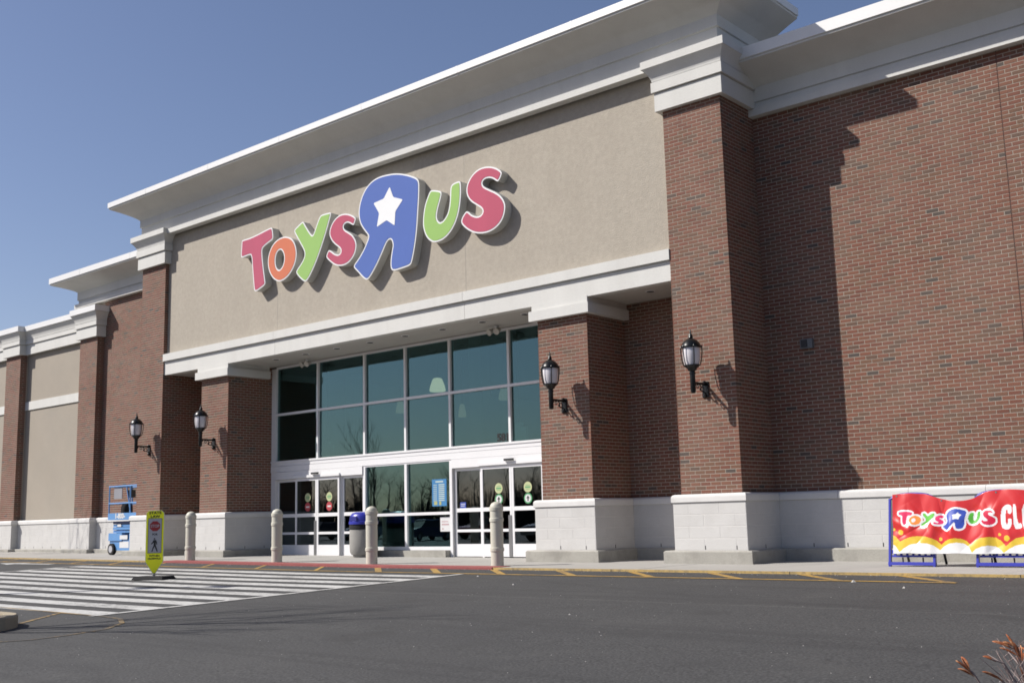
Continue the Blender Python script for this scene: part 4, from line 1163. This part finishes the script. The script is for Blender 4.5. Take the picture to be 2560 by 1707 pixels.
MB().box(-.72, -.28, -.345, -.325, 1.60, 1.92).build('manual_box', mat('lift_grey', (.30, .30, .33), .6), sl_)
MB().box(.02, .22, -.34, -.2, 1.62, 1.84).tube((.12, -.27, 1.84), (.12, -.27, 1.95), .012, .012, 6).build('control_box', M_DARK, sl_)
MB().lathe([(.15, 0), (.17, .05), (.165, .30), (.12, .40), (.03, .43)], (-.62, .02, 1.065), 14).build('tool_bag', M_RUBBER, sl_, smooth=True)
b = MB().tube((.0, -.365, 1.95), (.25, -.365, 1.2), .018, .018, 8)
b.build('brace', M_LIFTBLUE, sl_)
lettering('lettering', '1-800-', .19, M_WHITE, sl_, (-.28, -.389, 1.10), .012, 1.1)
for q in ((-.55, -.35, -.304, -.301, .80, .87), (-.30, .12, -.363, -.361, .44, .56), (-.35, .15, -.334, -.332, .20, .38)):
    MB().box(*q).build('decal', M_WHITE, sl_)

# ================================================================== banner on two blue sign stands
def stand(label, x0):
    t = thing('sign_stand', label, 'sign stand', (x0, -.50, sz(x0) + .002), group='blue folding stands behind the banner')
    w, h = .66, 1.055
    def q(x, z, dy=0.0, lean=.20):
        return (x, z / h * lean + dy, z)
    for x in (.0, w):
        b = MB()
        P = [q(x - .016, 0, -.025), q(x + .016, 0, -.025), q(x + .016, 0, .03), q(x - .016, 0, .03), q(x - .016, h - .06, -.02), q(x + .016, h - .06, -.02), q(x + .016, h - .06, .02), q(x - .016, h - .06, .02)]
        b.hexa(P)
        b.build('side_rail', M_BLUEPLASTIC, t)
    b = MB()
    arc = [(.02 + (w - .04) * k / 8, h - .06 + .06 * math.sin(math.pi * k / 8) ** .5) for k in range(9)]
    b.path([q(x, z) for x, z in arc], .024, 8)
    b.build('top_rail', M_BLUEPLASTIC, t)
    MB().hexa([q(-.02, .02, -.03), q(w + .02, .02, -.03), q(w + .02, .02, .03), q(-.02, .02, .03), q(-.02, .065, -.03), q(w + .02, .065, -.03), q(w + .02, .065, .03), q(-.02, .065, .03)]).build('foot_rail', M_BLUEPLASTIC, t)
    b = MB()
    for z0, z1 in ((.135, .165), (.185, .24)):
        b.hexa([q(.03, z0, -.01), q(w - .03, z0, -.01), q(w - .03, z0, .02), q(.03, z0, .02), q(.03, z1, -.01), q(w - .03, z1, -.01), q(w - .03, z1, .02), q(.03, z1, .02)])
    for k in range(7):
        x = .06 + k * .09
        b.hexa([q(x, .165, -.004), q(x + .03, .165, -.004), q(x + .03, .165, .02), q(x, .165, .02), q(x, .185, -.004), q(x + .03, .185, -.004), q(x + .03, .185, .02), q(x, .185, .02)])
    b.build('lower_panel', M_BLUEPLASTIC, t)
    MB().hexa([q(.03, .26, .0), q(w - .03, .26, .0), q(w - .03, .26, .015), q(.03, .26, .015), q(.03, h - .07, .0), q(w - .03, h - .07, .0), q(w - .03, h - .07, .015), q(.03, h - .07, .015)]).build('board', M_LIFTDARK, t)
    for x in (.05, w - .05):
        MB().tube((x, .62, .01), (x, .24, h - .08), .02, .02, 8).build('rear_leg', M_DARK, t)
    b = MB()
    for x in (.18, w - .18):
        b.tube((x, .05, .065), (x, .05, .13), .012, .012, 6)
    b.build('peg', M_DARK, t)
    return t
stand('left blue plastic sign stand holding the red banner', 2.67)
stand('right blue plastic sign stand holding the red banner, at the picture edge', 3.94)

BX0, BX1 = 2.735, 5.35
NX, NZ = 330, 150
tx = [p[0] for p in BANNER['top']] + [5.3, 5.5]; tz = [p[1] for p in BANNER['top']] + [.93, .9]
X = np.linspace(BX0, BX1, NX + 1)
top = np.interp(X, tx, tz)
top = np.convolve(np.pad(top, 6, mode='edge'), np.ones(13) / 13, 'valid')
bot = .138 + .004 * np.sin(X * 9)
V = np.zeros((NX + 1, NZ + 1, 3))
rs = np.random.RandomState(3)
folds = [(rs.uniform(BX0, BX1), rs.uniform(.2, .95), rs.uniform(-1.2, 1.2), rs.uniform(.03, .10), rs.uniform(.006, .018) * rs.choice([-1, 1]), rs.uniform(.12, .4)) for _ in range(70)]
for j in range(NZ + 1):
    f = j / NZ
    z = bot + (top - bot) * f
    y = -.555 + z * .19
    y = y + .014 * np.sin(X * 7.5 + 2 * f) * (1 - .5 * f) + .008 * np.sin(X * 17 - 3 * f)
    for (fx, fz, an, wd, am, ln) in folds:
        u = (X - fx) * math.cos(an) + (z - fz) * math.sin(an)
        v = -(X - fx) * math.sin(an) + (z - fz) * math.cos(an)
        y = y + am * np.exp(-np.abs(u / wd) ** (1.15 if am > 0 else 2.0) - (v / ln) ** 2)
    V[:, j, 0] = X; V[:, j, 1] = y; V[:, j, 2] = z
def inpoly(px_, pz_, poly):
    c = np.zeros(px_.shape, bool)
    n = len(poly)
    for i in range(n):
        (x1, y1), (x2, y2) = poly[i], poly[(i + 1) % n]
        cond = ((y1 > pz_) != (y2 > pz_)) & (px_ < (x2 - x1) * (pz_ - y1) / (y2 - y1 + 1e-12) + x1)
        c ^= cond
    return c
def pdist(px_, pz_, poly):
    dd = np.full(px_.shape, 9.0)
    n = len(poly)
    for i in range(n):
        (x1, y1), (x2, y2) = poly[i], poly[(i + 1) % n]
        ex, ey = x2 - x1, y2 - y1
        tt = np.clip(((px_ - x1) * ex + (pz_ - y1) * ey) / (ex * ex + ey * ey + 1e-12), 0, 1)
        dd = np.minimum(dd, np.hypot(px_ - x1 - tt * ex, pz_ - y1 - tt * ey))
    return dd
cx = .25 * (V[:-1, :-1, 0] + V[1:, :-1, 0] + V[:-1, 1:, 0] + V[1:, 1:, 0])
cz = .25 * (V[:-1, :-1, 2] + V[1:, :-1, 2] + V[:-1, 1:, 2] + V[1:, 1:, 2])
colr = np.zeros(cx.shape + (4,)); colr[..., 3] = 1
colr[..., :3] = (.48, .020, .018)
ht = np.interp(cx, [p[0] for p in BANNER['hill_top']], [p[1] for p in BANNER['hill_top']])
hb = np.interp(cx, [p[0] for p in BANNER['hill_bot']], [p[1] for p in BANNER['hill_bot']])
colr[cz < ht, :3] = (.58, .40, .03)
for (dx, dz), dr in zip(BANNER['dots'], (.040, .026, .022, .02, .040)):
    colr[np.hypot(cx - dx, cz - dz) < dr, :3] = (.58, .40, .03)
colr[cz < hb, :3] = (.66, .66, .66)
WH = (.66, .66, .66)
LC = {'T': (.62, .03, .10), 'O': (.75, .24, .04), 'Y': (.12, .42, .05), 's': (.62, .03, .12), 'R': (.03, .06, .33), 'U': (.08, .35, .03), 'S': (.50, .015, .05)}
sm = {k: chaikin(BANNER[k], 2) for k in list(LC) + ['O_hole', 'star', 'C', 'E', 'L']}
for k in LC:
    colr[inpoly(cx, cz, sm[k]) | (pdist(cx, cz, sm[k]) < .026), :3] = WH
for k in LC:
    colr[inpoly(cx, cz, sm[k]), :3] = LC[k]
colr[inpoly(cx, cz, sm['O_hole']), :3] = WH
colr[inpoly(cx, cz, sm['star']), :3] = WH
for k in ('C', 'L', 'E'):
    colr[inpoly(cx, cz, chaikin(BANNER[k], 1)), :3] = WH
me = bpy.data.meshes.new('banner')
fidx = []
for i in range(NX):
    for j in range(NZ):
        a = i * (NZ + 1) + j
        fidx.append((a, a + NZ + 1, a + NZ + 2, a + 1))
me.from_pydata([tuple(v) for v in V.reshape(-1, 3)], [], fidx)
at = me.color_attributes.new('print', 'FLOAT_COLOR', 'CORNER')
at.data.foreach_set('color', np.repeat(colr.reshape(-1, 4), 4, axis=0).ravel())
me.polygons.foreach_set('use_smooth', [True] * len(fidx))
bmt, nt, p = nmat('printed_vinyl')
a_ = N(nt, 'ShaderNodeAttribute', attribute_name='print')
nt.links.new(a_.outputs['Color'], p.inputs['Base Color'])
p.inputs['Roughness'].default_value = .28
p.inputs['Coat Weight'].default_value = .3
me.materials.append(bmt)
for v in me.vertices:
    v.co.x -= 3.9; v.co.y += .5; v.co.z += .05
me.update()
bn = link('banner', me, None, (3.9, -.5, -.05))
md = bn.modifiers.new('thickness', 'SOLIDIFY'); md.thickness = .002; md.offset = 1
for gx_ in (2.80, 3.47, 4.235, 4.9):
    i_ = int((gx_ - BX0) / (BX1 - BX0) * NX); q_ = V[i_, NZ - 5]
    b = MB().tube((q_[0] - 3.9, q_[1] + .5 - .006, q_[2] + .05), (q_[0] - 3.9, q_[1] + .5 + .004, q_[2] + .05), .013, .013, 10)
    b.build('grommet', M_STEEL, bn)
tag(bn, 'creased red vinyl banner with scalloped yellow and white edge and white CL lettering', 'banner')

# ================================================================== bare trees, lamp post, dry shrub
def bare_tree(name, label, loc, h, spread, seed, thick=.06, group=None, levels=5, low=1):
    rnd = random.Random(seed)
    t = thing(name, label, 'tree', loc, group=group)
    tr, cr = MB(), MB()
    def grow(p, d, ln, r, lev):
        n = 3 if lev < 2 else 2
        for k in range(n):
            q = p + d * ln / n
            (tr if lev < 2 else cr).tube(p, q, r, r * .86, 6 if lev < 3 else 4, caps=False)
            p, r = q, r * .86
            d = (d + Vector((rnd.uniform(-.13, .13), rnd.uniform(-.13, .13), .05))).normalized()
            if lev < levels - 1 and (lev > 0 or k >= low):
                for _ in range(1 if lev < 3 else 2):
                    a = rnd.uniform(0, 2 * math.pi)
                    side = Vector((math.cos(a), math.sin(a), rnd.uniform(.25, .9)))
                    nd = (d * .75 + side.normalized() * spread).normalized()
                    grow(p, nd, ln * rnd.uniform(.55, .78), r * .6, lev + 1)
        if lev < levels - 1:
            grow(p, d, ln * .7, r * .8, lev + 1)
    grow(Vector((0, 0, -.05)), Vector((0, 0, 1)), h * .42, thick, 0)
    tr.build('trunk', M_BARK, t); cr.build('crown', M_BARK, t)
    return t
bare_tree('bare_tree', 'bare young tree on the kerbed island, its branch shadow on the asphalt', (-4.85, -11.95, gz(-4.85, -11.95) + .1), 5.4, .55, 11, .085, low=0)
bare_tree('bare_tree', 'bare tree out in the lot, mirrored in the centre window', (-31.5, -17.0, gz(-31.5, -17)), 5.5, .5, 31, .07)
bare_tree('bare_tree', 'bare slender tree before the far left wall, only its twigs and shadow showing', (-28.6, -2.5, sz(-28) + 0), 5.6, .45, 23, .05)
lp_ = thing('lamp_post', 'tall twin head parking lot lamp post throwing the long thin shadow', 'lamp post', (-13.65, -12.1, gz(-13.65, -12.1)))
MB().lathe([(.28, -.2), (.28, .7), (.24, .74)], n=16).build('base', M_FOOT, lp_, smooth=True)
MB().tube((0, 0, .74), (0, 0, 8.0), .10, .07, 10).build('pole', M_BLACK, lp_)
for s in (-1, 1):
    b = MB().tube((0, 0, 7.9), (s * .55, s * .23, 7.95), .03, .03, 6)
    b.hexa([(s * .64 - .28, s * .27 - .16, 7.9), (s * .64 + .28, s * .27 - .16, 7.9), (s * .64 + .28, s * .27 + .16, 7.9), (s * .64 - .28, s * .27 + .16, 7.9), (s * .64 - .2, s * .27 - .1, 8.08), (s * .64 + .2, s * .27 - .1, 8.08), (s * .64 + .2, s * .27 + .1, 8.08), (s * .64 - .2, s * .27 + .1, 8.08)])
    b.build('lamp_head', M_BLACK, lp_)
# far woodland across the lot, mirrored in the glass
rnd = random.Random(5)
wd = MB()
for k in range(170):
    x = -190 + 195 * rnd.random(); y = -98 + 14 * rnd.random(); h = rnd.uniform(6.5, 11.5)
    zb = gz(x, y)
    wd.tube((x, y, zb - .2), (x, y, zb + h * .65), .14, .04, 4, caps=False)
    for _ in range(34):
        z = zb + h * rnd.uniform(.2, .7); a = rnd.uniform(0, 6.28); l = h * rnd.uniform(.08, .26)
        wd.tube((x, y, z), (x + math.cos(a) * l, y + math.sin(a) * l, z + l * rnd.uniform(.5, 1.3)), .028, .008, 3, caps=False)
x = -190.0
while x < 6:
    hh = 4.2 + 1.2 * math.sin(x * .13) + .7 * math.sin(x * .37 + 2)
    for _ in range(6):
        y = -88 - 8 * rnd.random(); zb = gz(x, y); h = hh * rnd.uniform(.35, 1.1)
        wd.tube((x + rnd.uniform(-.1, .1), y, zb - .1), (x + rnd.uniform(-.5, .5), y, zb + h), .085, .02, 3, caps=False)
    x += .13
tag(wd.build('far_woodland', M_WOODS), 'bare woodland across the parking lot, seen only in the window reflections', 'woodland', kind='stuff')

# cars parked across the lot, seen only in the glass
def car(label, x, y, rz, paint):
    t = thing('parked_car', label, 'car', (x, y, gz(x, y)), rz, 'cars parked across the lot')
    side = [(-2.2, .32), (-2.22, .62), (-2.1, .80), (-1.2, .92), (1.35, .95), (2.1, .86), (2.2, .62), (2.15, .32), (1.75, .26), (-1.75, .26)]
    MB().extrude(side, [], -.88, .88, back=True).build('body', paint, t)
    b = MB()
    P = [(-1.15, -.80, .92), (1.30, -.80, .94), (1.30, .80, .94), (-1.15, .80, .92), (-.45, -.60, 1.42), (.75, -.60, 1.42), (.75, .60, 1.42), (-.45, .60, 1.42)]
    b.hexa(P).build('window_band', M_DARK, t)
    MB().hexa([(-.52, -.62, 1.41), (.82, -.62, 1.41), (.82, .62, 1.41), (-.52, .62, 1.41), (-.40, -.54, 1.47), (.70, -.54, 1.47), (.70, .54, 1.47), (-.40, .54, 1.47)]).build('roof', paint, t)
    for sx in (-1.35, 1.35):
        for sy in (-1, 1):
            w = MB().tube((sx, sy * .72, .32), (sx, sy * .90, .32), .32, .32, 16).build('wheel', M_RUBBER, t)
            MB().tube((sx, sy * .895, .32), (sx, sy * .91, .32), .20, .20, 12).build('rim', M_STEEL, w)
    for sy in (-.62, .62):
        MB().box(-2.235, -2.19, sy - .18, sy + .18, .60, .72).build('headlight', M_WHITE, t)
    return t
for k, (x, nm, cl) in enumerate(((-66, 'white', (.9, .9, .9)), (-60.2, 'dark grey', (.08, .08, .09)), (-54.5, 'silver', (.5, .51, .52)), (-48.6, 'dark blue', (.03, .05, .16)), (-42.5, 'red', (.4, .03, .03)), (-36.5, 'beige', (.5, .45, .36)))):
    car(nm + ' car parked across the lot, mirrored in the entrance glass', x, -37 - (k % 2) * .4, R(-90 + 3 * (k % 3)), mat('car_paint_' + nm.replace(' ', '_'), cl, .25, .03, coat=.7))

# dry shrub right in front of the camera
sb = thing('dry_shrub', 'dry shrub with curled brown leaves in the lower right corner', 'shrub', (8.98, -14.22, gz(8.9, -14.3)))
SB = Vector((8.98, -14.22, gz(8.9, -14.3)))
rnd = random.Random(9)
stems, leaves = MB(), []
def leaf(base, d, ln, w, roll):
    d = Vector(d).normalized()
    sx = d.cross(Vector((0, 0, 1)))
    sx = (sx.normalized() if sx.length > .05 else Vector((1, 0, 0)))
    up = sx.cross(d)
    sx, up = sx * math.cos(roll) + up * math.sin(roll), up * math.cos(roll) - sx * math.sin(roll)
    b = MB()
    prof = [(0, .12), (.15, .35), (.4, .85), (.62, 1.0), (.85, .7), (1.0, .12)]
    rows = []
    for s, ww in prof:
        c = Vector(base) - SB + d * ln * s + up * (-.06 * ln * s * s)
        hw = w * ww * .33
        rows.append([c - sx * hw + up * hw * .9, c + up * (-.1 * hw), c + sx * hw + up * hw * .9])
    for r_ in rows:
        b.v += [tuple(p) for p in r_]
    for i in range(len(rows) - 1):
        for j in range(2):
            b.f.append((i * 3 + j, i * 3 + j + 1, i * 3 + j + 4, i * 3 + j + 3)); b.m.append(0); b.a.append(0.0)
    o = b.build('leaf', M_LEAF, sb, smooth=True)
    md = o.modifiers.new('thickness', 'SOLIDIFY'); md.thickness = .0006
def stem(pts, r0, r1):
    n = len(pts) - 1
    for i in range(n):
        a = r0 + (r1 - r0) * i / n; b_ = r0 + (r1 - r0) * (i + 1) / n
        stems.tube(Vector(pts[i]) - SB, Vector(pts[i + 1]) - SB, a, b_, 6, caps=False)
right = Vector(CR[0]); upv = Vector(CR[1]); fwd = Vector(CR[2])
def at_(u, v, dep=2.0):                                # a twig end two metres from the lens
    return CAM + (fwd + right * ((u - 1280) / 2736.44) - upv * ((v - 853.5) / 2736.44)) * dep
root = SB + Vector((0, 0, -.02))
tips = [((2432, 1680), (2395, 1650), 2.0), ((2548, 1650), (2530, 1612), 2.02), ((2510, 1657), (2478, 1646), 1.97), ((2505, 1700), (2478, 1682), 1.95), ((2556, 1690), (2548, 1600), 2.06), ((2540, 1702), (2512, 1668), 2.1)]
for (u0, v0), (u1, v1), dep in tips:
    a, b_ = at_(u0, v0, dep), at_(u1, v1, dep)
    mid = root.lerp(a, .55) + Vector((rnd.uniform(-.03, .03), rnd.uniform(-.03, .03), 0))
    stem([root + Vector((rnd.uniform(-.03, .03), rnd.uniform(-.03, .03), 0)), mid, a, b_], .0035, .0009)
for k in range(80):
    a = root + Vector((rnd.uniform(-.05, .05), rnd.uniform(-.05, .05), 0))
    e = at_(rnd.uniform(2490, 2640), rnd.uniform(1610, 1760), rnd.uniform(1.95, 2.25))
    stem([a, a.lerp(e, .6) + Vector((rnd.uniform(-.05, .05), rnd.uniform(-.05, .05), .02)), e], .0030, .0007)
    for _ in range(4):
        q = a.lerp(e, rnd.uniform(.72, .99))
        stem([q, q + Vector((rnd.uniform(-.06, .06), rnd.uniform(-.06, .06), rnd.uniform(.01, .06)))], .0012, .0005)
# leaves: (base pixel) -> (tip pixel), depth, width
for (u0, v0), (u1, v1), dep, w in (((2432, 1685), (2392, 1648), 2.0, .013), ((2425, 1676), (2404, 1640), 1.99, .012), ((2436, 1690), (2396, 1668), 2.01, .012),
        ((2535, 1622), (2482, 1600), 2.0, .011), ((2540, 1630), (2518, 1583), 2.02, .013), ((2538, 1618), (2508, 1602), 2.0, .010), ((2552, 1650), (2528, 1600), 2.03, .016), ((2548, 1640), (2500, 1615), 2.01, .010),
        ((2490, 1653), (2458, 1638), 1.97, .010), ((2510, 1703), (2458, 1674), 1.95, .013), ((2556, 1665), (2550, 1612), 2.06, .013), ((2560, 1700), (2545, 1640), 2.05, .014), ((2575, 1690), (2560, 1630), 2.1, .014), ((2590, 1650), (2565, 1600), 2.1, .014)):
    A, B = at_(u0, v0, dep), at_(u1, v1, dep + rnd.uniform(-.015, .015))
    leaf(A, B - A, (B - A).length, w, rnd.uniform(-.9, .9))
for k in range(40):
    A = at_(rnd.uniform(2580, 2900), rnd.uniform(1620, 1950), rnd.uniform(1.9, 2.3))
    d = Vector((rnd.uniform(-1, 1), rnd.uniform(-1, 1), rnd.uniform(0, 1.2)))
    stem([root, root.lerp(A, .6), A], .003, .0009)
    leaf(A, d, rnd.uniform(.03, .045), rnd.uniform(.010, .014), rnd.uniform(-1, 1))
stems.build('branches', M_TWIG, sb)

# grit and litter blown along the kerb and specks lying on the lot
rnd = random.Random(77)
gr = MB()
def speck(x, y, s, mi):
    z = gz(x, y) + .001
    a_ = rnd.uniform(0, 6.28)
    p = [Vector((x + math.cos(a_ + q) * s * rnd.uniform(.6, 1), y + math.sin(a_ + q) * s * rnd.uniform(.6, 1), z)) for q in (0, 1.6, 3.1, 4.7)]
    t_ = Vector((x, y, z + s * .6))
    for i in range(4):
        gr.face([p[i], p[(i + 1) % 4], t_], mi)
for k in range(900):
    x = rnd.uniform(-24, 7); speck(x, KY - .01 - abs(rnd.gauss(0, .16)), rnd.uniform(.004, .014), rnd.choice((0, 0, 1, 2)))
for k in range(700):
    speck(rnd.uniform(-8, 10), rnd.uniform(-13.5, -3.2), rnd.uniform(.003, .009), rnd.choice((0, 1, 1, 2)))
for x, y, s in ((4.17, -3.81, .035), (3.28, -3.2, .05), (-1.2, -4.6, .03), (2.0, -7.4, .02), (-2.9, -3.5, .03)):
    speck(x, y, s, 1)
tag(gr.build('grit', [mat('brown_grit', (.16, .13, .10), .9), mat('pale_grit', (.50, .48, .45), .9), mat('dark_grit', (.05, .05, .05), .9)]), 'scattered grit and specks of litter along the kerb and over the asphalt', 'grit', kind='stuff')
